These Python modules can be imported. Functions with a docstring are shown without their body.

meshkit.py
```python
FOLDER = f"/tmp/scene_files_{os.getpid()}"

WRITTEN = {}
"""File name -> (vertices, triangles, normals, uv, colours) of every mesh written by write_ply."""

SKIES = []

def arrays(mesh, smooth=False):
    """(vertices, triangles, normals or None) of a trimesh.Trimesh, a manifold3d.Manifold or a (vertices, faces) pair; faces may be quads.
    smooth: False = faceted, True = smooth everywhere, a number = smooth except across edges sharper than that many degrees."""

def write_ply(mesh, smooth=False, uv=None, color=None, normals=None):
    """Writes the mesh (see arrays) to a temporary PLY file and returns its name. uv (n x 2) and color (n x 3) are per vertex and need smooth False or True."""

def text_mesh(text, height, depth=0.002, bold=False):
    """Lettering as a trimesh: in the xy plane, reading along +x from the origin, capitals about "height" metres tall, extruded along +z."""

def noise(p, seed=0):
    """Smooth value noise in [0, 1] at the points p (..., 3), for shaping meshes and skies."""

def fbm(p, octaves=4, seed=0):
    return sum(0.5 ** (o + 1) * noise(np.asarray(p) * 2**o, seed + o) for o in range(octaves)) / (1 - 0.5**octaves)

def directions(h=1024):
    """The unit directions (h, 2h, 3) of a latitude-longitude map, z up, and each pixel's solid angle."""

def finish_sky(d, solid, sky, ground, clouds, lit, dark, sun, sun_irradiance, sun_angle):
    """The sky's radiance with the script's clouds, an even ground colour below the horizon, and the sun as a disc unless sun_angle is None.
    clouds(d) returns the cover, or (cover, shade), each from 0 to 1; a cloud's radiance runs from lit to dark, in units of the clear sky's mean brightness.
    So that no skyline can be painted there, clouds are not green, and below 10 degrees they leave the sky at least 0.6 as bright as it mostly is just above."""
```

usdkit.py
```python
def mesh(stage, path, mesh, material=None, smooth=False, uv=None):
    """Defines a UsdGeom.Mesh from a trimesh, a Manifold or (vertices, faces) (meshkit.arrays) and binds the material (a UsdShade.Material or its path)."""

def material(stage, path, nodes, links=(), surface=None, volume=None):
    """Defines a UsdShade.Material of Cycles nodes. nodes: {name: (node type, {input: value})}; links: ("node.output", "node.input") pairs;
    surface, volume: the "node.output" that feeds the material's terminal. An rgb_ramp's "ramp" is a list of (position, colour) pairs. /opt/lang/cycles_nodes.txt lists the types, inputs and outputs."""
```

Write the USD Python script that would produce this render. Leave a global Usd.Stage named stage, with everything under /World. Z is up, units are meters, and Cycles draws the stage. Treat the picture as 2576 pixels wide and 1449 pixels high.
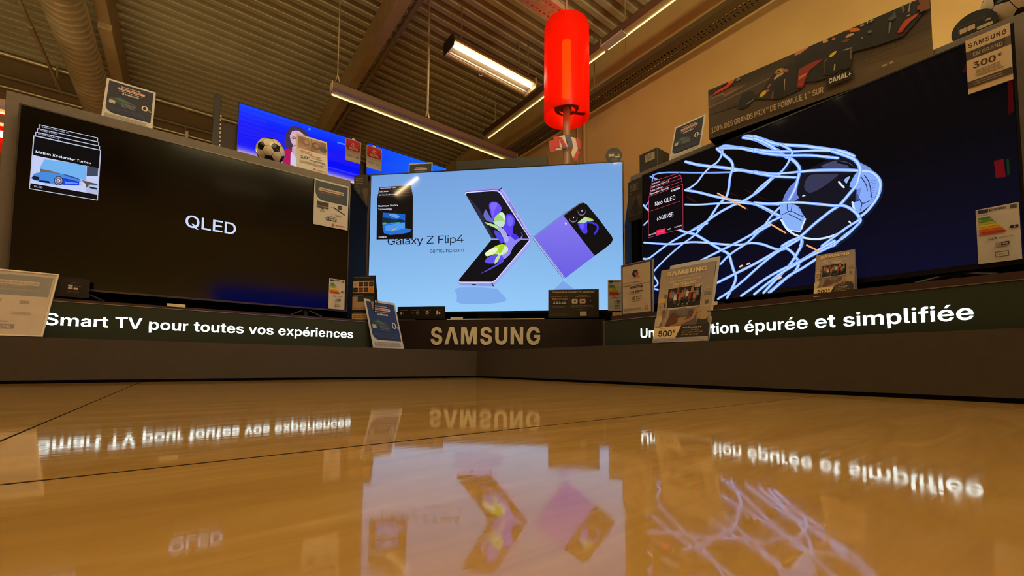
import math, random, glob
import numpy as np
import trimesh, shapely, usdkit, meshkit
from shapely.geometry import Polygon, LineString, Point, box as sbox
from shapely import affinity
from pxr import Usd, UsdGeom, UsdLux, UsdShade, Gf, Sdf, Vt

stage = Usd.Stage.CreateInMemory()
UsdGeom.SetStageUpAxis(stage, 'Z')
UsdGeom.SetStageMetersPerUnit(stage, 1.0)
UsdGeom.Xform.Define(stage, '/World')
UsdGeom.Scope.Define(stage, '/World/Looks')
random.seed(7)
rng = np.random.default_rng(7)

# ------------------------------------------------------------------ camera (phone lying on the shop floor, shift lens)
EYE = np.array([0.0, 0.0, 0.0936])
FPX, CX, CY = 1068.0, 1288.0, 860.0
PITCH, ROLL, HEAD = math.radians(3.2), math.atan(15 / 2212.0), math.radians(52.44)
fwd = np.array([math.cos(HEAD) * math.cos(PITCH), math.sin(HEAD) * math.cos(PITCH), math.sin(PITCH)])
_r = np.array([math.sin(HEAD), -math.cos(HEAD), 0.0])
_u = np.cross(_r, fwd)
right = math.cos(ROLL) * _r + math.sin(ROLL) * _u
upv = math.cos(ROLL) * _u - math.sin(ROLL) * _r
cam = UsdGeom.Camera.Define(stage, '/World/camera')
cam.CreateHorizontalApertureAttr(36.0)
cam.CreateVerticalApertureAttr(36.0 * 1449 / 2576)
cam.CreateFocalLengthAttr(36.0 * FPX / 2576)
cam.CreateVerticalApertureOffsetAttr(36.0 * (CY - 724.5) / 2576)
cam.CreateClippingRangeAttr(Gf.Vec2f(0.01, 200))
cam.CreateExposureAttr(0.0)
_m = np.eye(4)
_m[0, :3], _m[1, :3], _m[2, :3], _m[3, :3] = right, upv, -fwd, EYE
cam.AddTransformOp().Set(Gf.Matrix4d(*_m.ravel().tolist()))

# ------------------------------------------------------------------ light levels (lamps built as fixtures further down, several of them unseen)
WARM = (1.0, 0.79, 0.41)
WASH_STRENGTH = 40.0          # unseen tube placed behind the right display board to light the cream wall
LED_STRENGTH = 2.2          # strip lamps in the troughs
TUBE_STRENGTH = 9.0         # the bare tube under the deck
ROOM_STRENGTH = 88.0         # unseen tubes placed to light the rest of the shop
dome = UsdLux.DomeLight.Define(stage, '/World/ambient_light')
dome.CreateIntensityAttr(0.0)
dome.CreateColorAttr(Gf.Vec3f(1.0, 0.7, 0.35))

# ------------------------------------------------------------------ helpers
def lin(c):
    c = np.asarray(c, float) / 255.0
    return np.where(c <= 0.04045, c / 12.92, ((c + 0.055) / 1.055) ** 2.4)

def sight(x, y):
    """Direction from the lens through a measured point of the photograph."""
    return right * (x - CX) / FPX - upv * (y - CY) / FPX + fwd

def at(x, y, axis, val):
    d = sight(x, y)
    return EYE + d * (val - EYE[axis]) / d[axis]

class Frame:
    """A plane standing in the shop: origin, right and up directions, normal towards the viewer."""
    def __init__(s, o, ex, ey=(0, 0, 1)):
        s.o, s.ex, s.ey = np.array(o, float), np.array(ex, float) / np.linalg.norm(ex), np.array(ey, float) / np.linalg.norm(ey)
        s.n = np.cross(s.ex, s.ey)
    def px(s, pts):
        out = []
        for x, y in np.atleast_2d(np.array(pts, float)):
            d = sight(x, y)
            q = EYE + d * (((s.o - EYE) @ s.n) / (d @ s.n)) - s.o
            out.append((q @ s.ex, q @ s.ey))
        return np.array(out)
    def to3(s, uv, n=0.0):
        uv = np.atleast_2d(uv)
        return s.o + uv[:, :1] * s.ex + uv[:, 1:2] * s.ey + np.reshape(n, (-1, 1)) * s.n
    def moved(s, n):
        return Frame(s.o + s.n * n, s.ex, s.ey)

names = {}
def path_for(parent, name):
    k = (parent, name)
    i = names.get(k, 0)
    names[k] = i + 1
    return f'{parent}/{name}' + (f'_{i:03d}' if i else '')

bases = {}
def tag(p, label=None, cat=None, group=None, kind=None):
    for k, v in (('label', label), ('category', cat), ('group', group), ('kind', kind)):
        if v:
            p.SetCustomDataByKey(k, v)
    return p

def thing(name, label, cat, loc=(0, 0, 0), group=None, kind=None):
    path = path_for('/World', name)
    x = UsdGeom.Xform.Define(stage, path)
    x.AddTranslateOp().Set(Gf.Vec3d(*map(float, loc)))
    bases[path] = np.array(loc, float)
    tag(x.GetPrim(), label, cat, group, kind)
    return path

def base_of(parent):
    while parent not in bases and parent != '/World':
        parent = parent.rsplit('/', 1)[0]
    return bases.get(parent, np.zeros(3))

def obj(name, mesh, mat, parent='/World', smooth=False, label=None, cat=None, group=None, kind=None):
    """One Mesh prim; the mesh is given in world coordinates."""
    path = path_for(parent, name)
    v, f, n = meshkit.arrays(mesh, smooth)
    b = base_of(parent)
    if '/' in path[7:] and parent not in bases:           # under a part: parts carry no transform of their own
        pass
    m = usdkit.mesh(stage, path, (v - b, f), M[mat])
    if n is not None:
        m.CreateNormalsAttr(Vt.Vec3fArray.FromNumpy(n.astype(np.float32)))
        m.SetNormalsInterpolation('vertex')
    tag(m.GetPrim(), label, cat, group, kind)
    return path

def cat(*ms):
    ms = [m for g in ms for m in (g if isinstance(g, (list, tuple)) else [g])]
    return trimesh.util.concatenate([trimesh.Trimesh(*meshkit.arrays(m)[:2], process=False) for m in ms])

def box(lo, hi, ch=0.0):
    lo, hi = np.minimum(lo, hi).astype(float), np.maximum(lo, hi).astype(float)
    if ch <= 0:
        m = trimesh.creation.box(hi - lo)
        m.apply_translation((lo + hi) / 2)
        return m
    ch = min(ch, 0.45 * (hi - lo).min())
    pts = []
    for k in np.ndindex(2, 2, 2):
        c = np.where(k, hi, lo)
        inw = np.where(k, -ch, ch)
        for a in range(3):
            p = c + inw
            p[a] = c[a]
            pts.append(p)
    return trimesh.convex.convex_hull(np.array(pts))

def fbox(fr, u0, u1, v0, v1, n0, n1, ch=0.0):
    m = box((u0, v0, n0), (u1, v1, n1), ch)
    m.vertices = fr.o + m.vertices[:, :1] * fr.ex + m.vertices[:, 1:2] * fr.ey + m.vertices[:, 2:3] * fr.n
    return m

def ring(fr, u0, u1, v0, v1, w, n0, n1, wb=None):
    """A rectangular frame of four mitred bars."""
    outer, inner = sbox(u0, v0, u1, v1), sbox(u0 + w, v0 + (w if wb is None else wb), u1 - w, v1 - w)
    return fext(fr, outer.difference(inner), n0, n1)

def fext(fr, poly, n0, n1):
    """Polygon in a frame's plane, extruded from n0 to n1 along the frame's normal."""
    out = []
    for g in getattr(poly, 'geoms', [poly]):
        if g.is_empty or g.area < 1e-10:
            continue
        m = trimesh.creation.extrude_polygon(g, abs(n1 - n0), engine='earcut')
        m.vertices[:, 2] += min(n0, n1)
        m.vertices = fr.o + m.vertices[:, :1] * fr.ex + m.vertices[:, 1:2] * fr.ey + m.vertices[:, 2:3] * fr.n
        out.append(m)
    return cat(out)

FLOORF = Frame((0, 0, 0), (1, 0, 0), (0, 1, 0))

def tube(pts, r, seg=10, cap=True):
    pts = np.array(pts, float)
    t = np.gradient(pts, axis=0) if len(pts) > 2 else np.repeat(pts[1:] - pts[:1], 2, 0)
    t /= np.linalg.norm(t, axis=1, keepdims=True)
    ref = np.array([0, 0, 1.0]) if abs(t[0, 2]) < 0.9 else np.array([1.0, 0, 0])
    rad = np.broadcast_to(np.asarray(r, float), len(pts))
    V, a = [], np.linspace(0, 2 * np.pi, seg, endpoint=False)
    for i in range(len(pts)):
        s = np.cross(ref, t[i]); s /= np.linalg.norm(s)
        w = np.cross(t[i], s)
        V.append(pts[i] + rad[i] * (np.cos(a)[:, None] * s + np.sin(a)[:, None] * w))
    V = np.vstack(V)
    F = []
    for i in range(len(pts) - 1):
        for k in range(seg):
            p, q = i * seg + k, i * seg + (k + 1) % seg
            F += [(p, q, q + seg), (p, q + seg, p + seg)]
    if cap:
        n = len(V)
        V = np.vstack([V, pts[:1], pts[-1:]])
        e = (len(pts) - 1) * seg
        for k in range(seg):
            F += [(n, (k + 1) % seg, k), (n + 1, e + k, e + (k + 1) % seg)]
    return trimesh.Trimesh(V, F, process=False)

def rod(a, b, r, seg=10):
    return tube([a, b], r, seg)

# --- lettering: outlines of the type as polygons, capital height 1, baseline at 0
from PIL import Image, ImageDraw, ImageFont
_FONT = glob.glob('/opt/blender-*/*/datafiles/fonts/Inter.woff2')[0]
_fonts, _glyphs = {}, {}
def font_of(weight, size):
    if (weight, size) not in _fonts:
        f = ImageFont.truetype(_FONT, size)
        f.set_variation_by_axes([32 if size > 40 else 20, weight])
        _fonts[weight, size] = f
    return _fonts[weight, size]

def outlines(a):
    """Marching squares on a grey image: filled polygons at half tone, in pixels, y up."""
    a = np.pad(a.astype(float) / 255.0, 2)
    h, w = a.shape
    tl, tr, bl, br = a[:-1, :-1], a[:-1, 1:], a[1:, :-1], a[1:, 1:]
    I, J = np.mgrid[0:h - 1, 0:w - 1]
    def mix(p, q):
        d = q - p
        return np.where(np.abs(d) > 1e-9, (0.5 - p) / np.where(np.abs(d) > 1e-9, d, 1), 0.5)
    T = np.stack([J + mix(tl, tr), I], -1); B = np.stack([J + mix(bl, br), I + 1.0], -1)
    L = np.stack([J, I + mix(tl, bl)], -1); R = np.stack([J + 1.0, I + mix(tr, br)], -1)
    code = (tl > .5) * 8 + (tr > .5) * 4 + (br > .5) * 2 + (bl > .5) * 1
    segs = []
    for cs, p, q in (((1, 14), L, B), ((2, 13), B, R), ((3, 12), L, R), ((4, 11), T, R), ((6, 9), T, B), ((7, 8), L, T),
                     ((5,), L, T), ((5,), B, R), ((10,), L, B), ((10,), T, R)):
        k = np.isin(code, cs)
        segs.append(np.stack([p[k], q[k]], 1))
    segs = np.concatenate(segs)
    segs = segs[np.linalg.norm(segs[:, 0] - segs[:, 1], axis=1) > 1e-9]
    out = []
    for g in shapely.polygonize(shapely.linestrings(segs)).geoms:
        c = g.representative_point()
        i, j = int(c.y), int(c.x)
        fx, fy = c.x - j, c.y - i
        v = (a[i, j] * (1 - fx) + a[i, min(j + 1, w - 1)] * fx) * (1 - fy) + (a[min(i + 1, h - 1), j] * (1 - fx) + a[min(i + 1, h - 1), min(j + 1, w - 1)] * fx) * fy
        if v > 0.5:
            out.append(g)
    return shapely.MultiPolygon(out)

def type_shape(s, weight=600, size=64, track=0.0, slant=0.0):
    key = (s, weight, size, track, slant)
    if key in _glyphs:
        return _glyphs[key]
    f = font_of(weight, size)
    adv, x = [], 0.0
    for i, c in enumerate(s):
        adv.append(x)
        x += f.getlength(s[i:i + 2]) - f.getlength(s[i + 1:i + 2]) + track * size
    im = Image.new('L', (int(x + size), int(size * 1.7)))
    d = ImageDraw.Draw(im)
    if track == 0:
        d.text((size // 4, int(size * 1.2)), s, 255, f, anchor='ls')
    else:
        for c, ax in zip(s, adv):
            d.text((size // 4 + ax, int(size * 1.2)), c, 255, f, anchor='ls')
    g = outlines(np.asarray(im)).simplify(0.012 * size if size < 40 else 0.006 * size)
    cap = 0.727 * size
    g = affinity.affine_transform(g, [1 / cap, 0, 0, -1 / cap, -(size // 4 + 2) / cap, (int(size * 1.2) + 2) / cap])
    if slant:
        g = affinity.affine_transform(g, [1, slant, 0, 1, 0, 0])
    _glyphs[key] = g
    return g

class Pic:
    """Flat print or screen content: coloured polygons in the plane of a frame, stacked in hair-thin layers."""
    def __init__(s, fr, sx=1.0, sy=1.0, step=0.00012, z0=0.0004):
        s.fr, s.sx, s.sy, s.step, s.k, s.z0 = fr, sx, sy, step, 0, z0
        s.V, s.F, s.C = [], [], []
        s.n = 0
    def raw(s, v, f, c):
        """v in metres in the plane."""
        z = s.z0 + s.k * s.step
        f = np.asarray(f, int)
        keep, inv = np.unique(f, return_inverse=True)
        v, f = np.asarray(v)[keep], inv.reshape(f.shape)
        c = np.asarray(c)[keep] if np.ndim(c) == 2 else c
        s.V.append(s.fr.to3(v, z)); s.F.append(np.asarray(f, int) + s.n); s.C.append(np.broadcast_to(c, (len(v), 3)))
        s.n += len(v); s.k += 1
        return s
    def shape(s, g, c, own=False):
        """shapely geometry in sheet units (scaled by sx, sy); c: sRGB 0-255 or a function of sheet points."""
        vs, fs, n = [], [], 0
        for p in getattr(g, 'geoms', [g]):
            if p.is_empty or p.geom_type != 'Polygon' or p.area <= 0:
                continue
            v, f = trimesh.creation.triangulate_polygon(p, engine='earcut')
            if not len(f): continue
            vs.append(v); fs.append(f + n); n += len(v)
        if not vs:
            return s
        v, f = np.vstack(vs), np.vstack(fs)
        a, b, cc = v[f[:, 0]], v[f[:, 1]], v[f[:, 2]]
        flip = ((b - a)[:, 0] * (cc - a)[:, 1] - (b - a)[:, 1] * (cc - a)[:, 0]) < 0
        f[flip] = f[flip][:, ::-1]
        col = lin(np.array([c(x, y) for x, y in v])) if callable(c) else lin(c)
        return s.raw(v * (s.sx, s.sy), f, col)
    def rect(s, x0, y0, x1, y1, c, r=0.0):
        if r:
            asp = s.sx / s.sy
            g = affinity.scale(sbox(x0, y0 / asp, x1, y1 / asp).buffer(-r).buffer(r, quad_segs=5), 1, asp, origin=(0, 0))
        else:
            g = sbox(x0, y0, x1, y1)
        return s.shape(g, c)
    def poly(s, pts, c):
        g = Polygon(pts)
        return s.shape(g if g.is_valid else g.buffer(0), c)
    def px(s, pts, c, smooth=0):
        q = s.fr.px(pts)
        if smooth:
            q = curve(np.vstack([q, q[:1]]), smooth)
        g = Polygon(q)
        return s.shape(g if g.is_valid else g.buffer(0), c)
    def pxline(s, pts, w, c, smooth=4, closed=False):
        q = s.fr.px(pts)
        if smooth: q = curve(q, smooth)
        return s.shape(LineString(q).buffer(w / 2, quad_segs=2), c)
    def circle(s, x, y, r, c, seg=20):
        a = np.linspace(0, 2 * np.pi, seg, endpoint=False)
        return s.poly(np.stack([x + r * np.cos(a), y + r * np.sin(a) * s.sx / s.sy], 1), c)
    def grid(s, x0, y0, x1, y1, fn, nx=8, ny=8):
        X, Y = np.meshgrid(np.linspace(x0, x1, nx + 1), np.linspace(y0, y1, ny + 1))
        v = np.stack([X.ravel(), Y.ravel()], 1)
        f = []
        for j in range(ny):
            for i in range(nx):
                a = j * (nx + 1) + i
                f += [(a, a + 1, a + nx + 2), (a, a + nx + 2, a + nx + 1)]
        return s.raw(v * (s.sx, s.sy), f, lin(np.array([fn(x, y) for x, y in v])))
    def text(s, t, x, y, h, c, w=None, wt=600, anchor='l', track=0.0, size=None, slant=0.0):
        """h: capital height in sheet units of y; w: fitted width in sheet units of x."""
        if size is None:
            size = 96 if h * s.sy > 0.04 else 48 if h * s.sy > 0.012 else 26
        g = type_shape(t, wt, size, track, slant)
        b = g.bounds
        ky = h
        kx = w / (b[2] - b[0]) if w else h * s.sy / s.sx
        x0 = x - {'l': 0, 'c': 0.5, 'r': 1}[anchor] * kx * (b[2] - b[0])
        return s.shape(affinity.affine_transform(g, [kx, 0, 0, ky, x0 - kx * b[0], y]), c)
    def lines(s, x0, y0, x1, y1, n, c, fill=0.55, ragged=0.12):
        """Body text too small to read: rows of short strokes."""
        dy = (y1 - y0) / n
        for i in range(n):
            y = y1 - (i + 1) * dy + dy * (1 - fill) / 2
            e = x1 - (x1 - x0) * random.uniform(0, ragged)
            ws, x = [], x0
            while x < e:
                k = min(random.uniform(.04, .11) * (x1 - x0), e - x)
                ws.append(sbox(x, y, x + k, y + dy * fill)); x += k + .018 * (x1 - x0)
            s.shape(shapely.MultiPolygon(ws), c)
        return s
    def build(s, name, mat, parent, **kw):
        V, F, C = np.vstack(s.V), np.vstack(s.F), np.vstack(s.C)
        p = obj(name, (V, F), mat, parent, **kw)
        UsdGeom.PrimvarsAPI(stage.GetPrimAtPath(p)).CreatePrimvar('tint', Sdf.ValueTypeNames.Color3fArray, 'vertex').Set(Vt.Vec3fArray.FromNumpy(C.astype(np.float32)))
        return p

def curve(p, k=4):
    """Catmull-Rom through the points."""
    p = np.asarray(p, float)
    if len(p) < 3: return p
    closed = np.allclose(p[0], p[-1])
    e = np.vstack([p[-2] if closed else 2 * p[0] - p[1], p, p[1] if closed else 2 * p[-1] - p[-2]])
    out = []
    for i in range(1, len(e) - 2):
        for t in np.linspace(0, 1, k, endpoint=False):
            a, b, c, d = e[i - 1:i + 3]
            out.append(0.5 * (2 * b + (c - a) * t + (2 * a - 5 * b + 4 * c - d) * t * t + (3 * b - a - 3 * c + d) * t ** 3))
    return np.vstack(out + ([] if closed else [p[-1]]))

def crop(pts, scale, ox, oy):
    return [(ox + x / scale, oy + y / scale) for x, y in pts]

# ------------------------------------------------------------------ materials
M = {}
def mat(name, nodes, links=(), surface='p.BSDF'):
    M[name] = usdkit.material(stage, '/World/Looks/' + name, nodes, links, surface=surface)
def plain(name, c, rough=0.5, metal=0.0, spec=0.5, **kw):
    mat(name, {'p': ('principled_bsdf', dict(base_color=tuple(lin(c)), roughness=rough, metallic=metal, specular_ior_level=spec, **kw))})
def grained(name, c1, c2, scale, rough=0.5, metal=0.0, stretch=(1, 1, 1), bump=0.0, detail=4.0, dist=0.0):
    nodes = {'g': ('geometry', {}), 'm': ('mapping', {'scale': stretch}), 'n': ('noise_texture', {'scale': scale, 'detail': detail, 'roughness': 0.6, 'distortion': dist}),
             'r': ('rgb_ramp', {'ramp': [(0.3, tuple(lin(c1))), (0.7, tuple(lin(c2)))]}),
             'p': ('principled_bsdf', {'roughness': rough, 'metallic': metal})}
    links = [('g.position', 'm.vector'), ('m.vector', 'n.vector'), ('n.fac', 'r.fac'), ('r.color', 'p.base_color')]
    if bump:
        nodes['b'] = ('bump', {'strength': bump, 'distance': 0.002})
        links += [('n.fac', 'b.height'), ('b.normal', 'p.normal')]
    mat(name, nodes, links)
def glow(name, c, strength):
    mat(name, {'e': ('emission', {'color': c, 'strength': strength})}, surface='e.emission')

mat('print', {'a': ('attribute', {'attribute': 'tint'}), 'p': ('principled_bsdf', {'roughness': 0.45})}, [('a.color', 'p.base_color')])
mat('display', {'a': ('attribute', {'attribute': 'tint'}), 'p': ('principled_bsdf', {'base_color': (0.004, 0.004, 0.004), 'roughness': 0.05, 'emission_strength': 1.0, 'specular_ior_level': 0.3})}, [('a.color', 'p.emission_color')])
mat('led_display', {'a': ('attribute', {'attribute': 'tint'}), 'p': ('principled_bsdf', {'base_color': (0.006, 0.008, 0.005), 'roughness': 0.5, 'emission_strength': 2.2})}, [('a.color', 'p.emission_color')])
plain('screen_glass', (4, 4, 5), 0.10, spec=0.6)
plain('led_panel', (40, 50, 32), 0.6)
plain('bezel_black', (14, 14, 15), 0.3)
plain('bezel_steel', (96, 90, 84), 0.3, 0.8)
plain('black_board', (9, 8, 8), 0.85, spec=0.08)
plain('black_plastic', (20, 19, 19), 0.45)
plain('dark_grey', (52, 50, 46), 0.5)
grained('board', (118, 106, 96), (126, 114, 103), 30, 0.6, bump=0.02)
grained('plinth', (70, 61, 52), (75, 65, 56), 40, 0.55, bump=0.02)
plain('riser', (64, 38, 32), 0.5)
plain('fascia', (40, 20, 17), 0.55)
plain('cream', (238, 224, 196), 0.5)
plain('white', (225, 222, 215), 0.45)
plain('paper', (205, 200, 195), 0.5)
plain('navy', (40, 58, 92), 0.45)
plain('kick', (8, 8, 8), 0.7)
plain('steel_edge', (190, 182, 172), 0.3, 0.9)
grained('wall', (206, 172, 108), (213, 180, 116), 3, 0.75, bump=0.05)
grained('wall_brown', (122, 98, 62), (130, 106, 68), 2, 0.7)
plain('wall_trim', (190, 165, 115), 0.6)
grained('deck', (184, 176, 140), (202, 194, 156), 1.2, 0.45)
plain('deck_dark', (40, 34, 26), 0.7)
grained('concrete', (170, 146, 104), (184, 158, 112), 6, 0.75, bump=0.1)
grained('galvanised', (206, 188, 150), (226, 208, 170), 9, 0.35, 0.6)
plain('pipe', (140, 122, 90), 0.45)
plain('cable_tray', (110, 98, 74), 0.5, 0.5)
plain('trough_skin', (112, 84, 66), 0.5)
plain('trough_lip', (84, 66, 92), 0.5)
plain('reflector', (226, 204, 160), 0.35)
plain('lamp_tinted_tray', (205, 165, 150), 0.5)  # red glow of the lamp put into the tray colour
glow('led_strip', (1.0, 0.8, 0.28), LED_STRENGTH)
glow('tube_light', (1.0, 0.84, 0.62), TUBE_STRENGTH)
glow('unseen_room_lamp', WARM, ROOM_STRENGTH)
glow('unseen_wash_lamp', WARM, WASH_STRENGTH)
glow('unseen_skirt_lamp', WARM, 60.0)
glow('unseen_deck_lamp', WARM, 40.0)  # unseen tubes that light the deck
glow('unseen_soft_strip', WARM, 3.5)
mat('red_shade', {'p': ('principled_bsdf', {'base_color': (0.7, 0.012, 0.002), 'roughness': 0.25, 'emission_color': (1.0, 0.01, 0.0), 'emission_strength': 0.42}),
                  't': ('translucent_bsdf', {'color': (0.95, 0.04, 0.003)}), 'c': ('transparent_bsdf', {'color': (1.0, 0.30, 0.04)}), 'y': ('mix_closure', {'fac': 0.3}), 'x': ('mix_closure', {'fac': 0.36})},
    [('p.BSDF', 'y.closure1'), ('t.BSDF', 'y.closure2'), ('y.closure', 'x.closure1'), ('c.BSDF', 'x.closure2')], surface='x.closure')
glow('lamp_core', (1.0, 0.55, 0.12), 9.0)
plain('lamp_bracket', (110, 52, 22), 0.5)
mat('clear_tube', {'p': ('principled_bsdf', {'base_color': (0.55, 0.36, 0.27), 'roughness': 0.3}), 't': ('transparent_bsdf', {'color': (0.95, 0.85, 0.75)}), 'x': ('mix_closure', {'fac': 0.4})},
    [('p.BSDF', 'x.closure1'), ('t.BSDF', 'x.closure2')], surface='x.closure')
plain('flag_red', (200, 18, 22), 0.5)
plain('flag_white', (225, 205, 195), 0.5)
plain('flag_blue', (38, 46, 110), 0.4)
plain('ball_white', (228, 216, 195), 0.28)
plain('ball_black', (16, 15, 15), 0.25)
mat('acrylic', {'p': ('principled_bsdf', {'base_color': (0.9, 0.88, 0.85), 'roughness': 0.05}), 't': ('transparent_bsdf', {}), 'x': ('mix_closure', {'fac': 0.85})},
    [('p.BSDF', 'x.closure1'), ('t.BSDF', 'x.closure2')], surface='x.closure')
# polished vinyl floor: long brushed figure along the sheets
mat('floor_vinyl', {
    'g': ('geometry', {}), 'm': ('mapping', {'scale': (1.6, 9.0, 1.0)}), 'n': ('noise_texture', {'scale': 1.7, 'detail': 9.0, 'roughness': 0.6, 'distortion': 1.2}),
    'm2': ('mapping', {'scale': (9.0, 110.0, 1.0)}), 'n2': ('noise_texture', {'scale': 1.0, 'detail': 3.0}),
    'r': ('rgb_ramp', {'ramp': [(0.25, tuple(lin((180, 136, 72)))), (0.5, tuple(lin((194, 150, 82)))), (0.66, tuple(lin((203, 160, 96)))), (0.8, tuple(lin((220, 186, 134))))]}),
    'mx': ('mapping', {'scale': (1.0, 4.0, 1.0)}), 'nb': ('noise_texture', {'scale': 14.0, 'detail': 2.0}),
    'ro': ('map_range', {'value': 0.5, 'from_min': 0.3, 'from_max': 0.8, 'to_min': 0.025, 'to_max': 0.10}),
    'b': ('bump', {'strength': 0.035, 'distance': 0.001}),
    'p': ('principled_bsdf', {'roughness': 0.08, 'specular_ior_level': 0.7})},
    [('g.position', 'm.vector'), ('m.vector', 'n.vector'), ('g.position', 'm2.vector'), ('m2.vector', 'n2.vector'), ('n.fac', 'r.fac'), ('r.color', 'p.base_color'),
     ('g.position', 'mx.vector'), ('mx.vector', 'nb.vector'), ('nb.fac', 'b.height'), ('b.normal', 'p.normal'), ('n2.fac', 'ro.value'), ('ro.result', 'p.roughness')])
plain('joint', (20, 9, 5), 0.9, spec=0.1)
# dotted acoustic perforation along some deck webs
mat('perforated', {'g': ('geometry', {}), 'm': ('mapping', {'scale': (1, 1, 1)}), 'c': ('checker_texture', {'scale': 28.0, 'color1': tuple(lin((34, 28, 20))), 'color2': tuple(lin((150, 136, 104)))}),
                   'p': ('principled_bsdf', {'roughness': 0.6})}, [('g.position', 'm.vector'), ('m.vector', 'c.vector'), ('c.color', 'p.base_color')])

# ------------------------------------------------------------------ the room
WX, FY, CZ = 4.6, 9.4, 4.65          # right wall, far wall, deck
BX, BY = -8.5, -7.5                  # the walls behind the viewer
fl = thing('floor', 'polished tan vinyl floor with thin dark seams', 'floor', kind='structure')
obj('subfloor', box((BX, BY, -0.06), (WX, FY, -0.0005)), 'joint', fl)
xs = [BX, -6.17, -4.17, -2.17, -0.17, 1.83, WX]
ys = [BY, -4.5, 0.50, FY]
for i in range(len(xs) - 1):
    for j in range(len(ys) - 1):
        obj('vinyl_sheet', box((xs[i] + .002, ys[j] + .003, -0.004), (xs[i + 1] - .002, ys[j + 1] - .003, 0.0)), 'floor_vinyl', fl)

def wall(name, lo, hi, m, label):
    obj(name, box(lo, hi), m, label=label, cat='wall', kind='structure')
wall('wall_right', (WX, BY - .2, 0), (WX + .2, FY + .2, 4.95), 'wall', 'warm cream painted wall rising behind the racing banner')
wall('wall_back', (BX, FY, 0), (WX, FY + .2, 4.95), 'wall_brown', 'brown far wall seen above the black screen on the left')
wall('wall_left', (BX - .2, BY - .2, 0), (BX, FY + .2, 4.95), 'wall_brown', 'plain brown wall at the other end of the shop')
wall('wall_front', (BX, BY - .2, 0), (WX, BY, 4.95), 'wall', 'unseen wall behind the viewer, cream to brighten the left screen reflection')  # out of view, made pale for its reflection in the left screen

# profiled steel deck: sheets of five ribs, running along x
ce = thing('ceiling', 'ribbed metal roof deck lit from below', 'ceiling', kind='structure')
PITCH_R, DEPTH_R = 0.168, 0.1
def deck_sheet(y0, ribs):
    top, prof = CZ + DEPTH_R, []
    for k in range(ribs):
        y = y0 + k * PITCH_R
        prof += [(y, top), (y + .058, top), (y + .078, CZ), (y + .146, CZ), (y + PITCH_R - .002, top)]
    up = [(y, z + .004) for y, z in prof][::-1]
    g = Polygon(prof + up)
    m = trimesh.creation.extrude_polygon(g if g.is_valid else g.buffer(0), WX - BX, engine='earcut')
    v = m.vertices.copy()
    m.vertices = np.stack([BX + v[:, 2], v[:, 0], v[:, 1]], 1)
    return m
y, k = BY, 0
perf = []
while y < FY:
    obj('deck_sheet', deck_sheet(y, 5), 'deck', ce)
    if y > 3:
        q = y + 2 * PITCH_R + .1505
        perf.append(box((1.95, q, CZ + .012), (WX, q + .010, CZ + .03)))
    y += 5 * PITCH_R
obj('perforation', cat(perf), 'perforated', ce, label='dotted rows of small holes')
obj('roof_board', box((BX, BY, CZ + .11), (WX, FY, CZ + .13)), 'deck_dark', ce)

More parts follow.
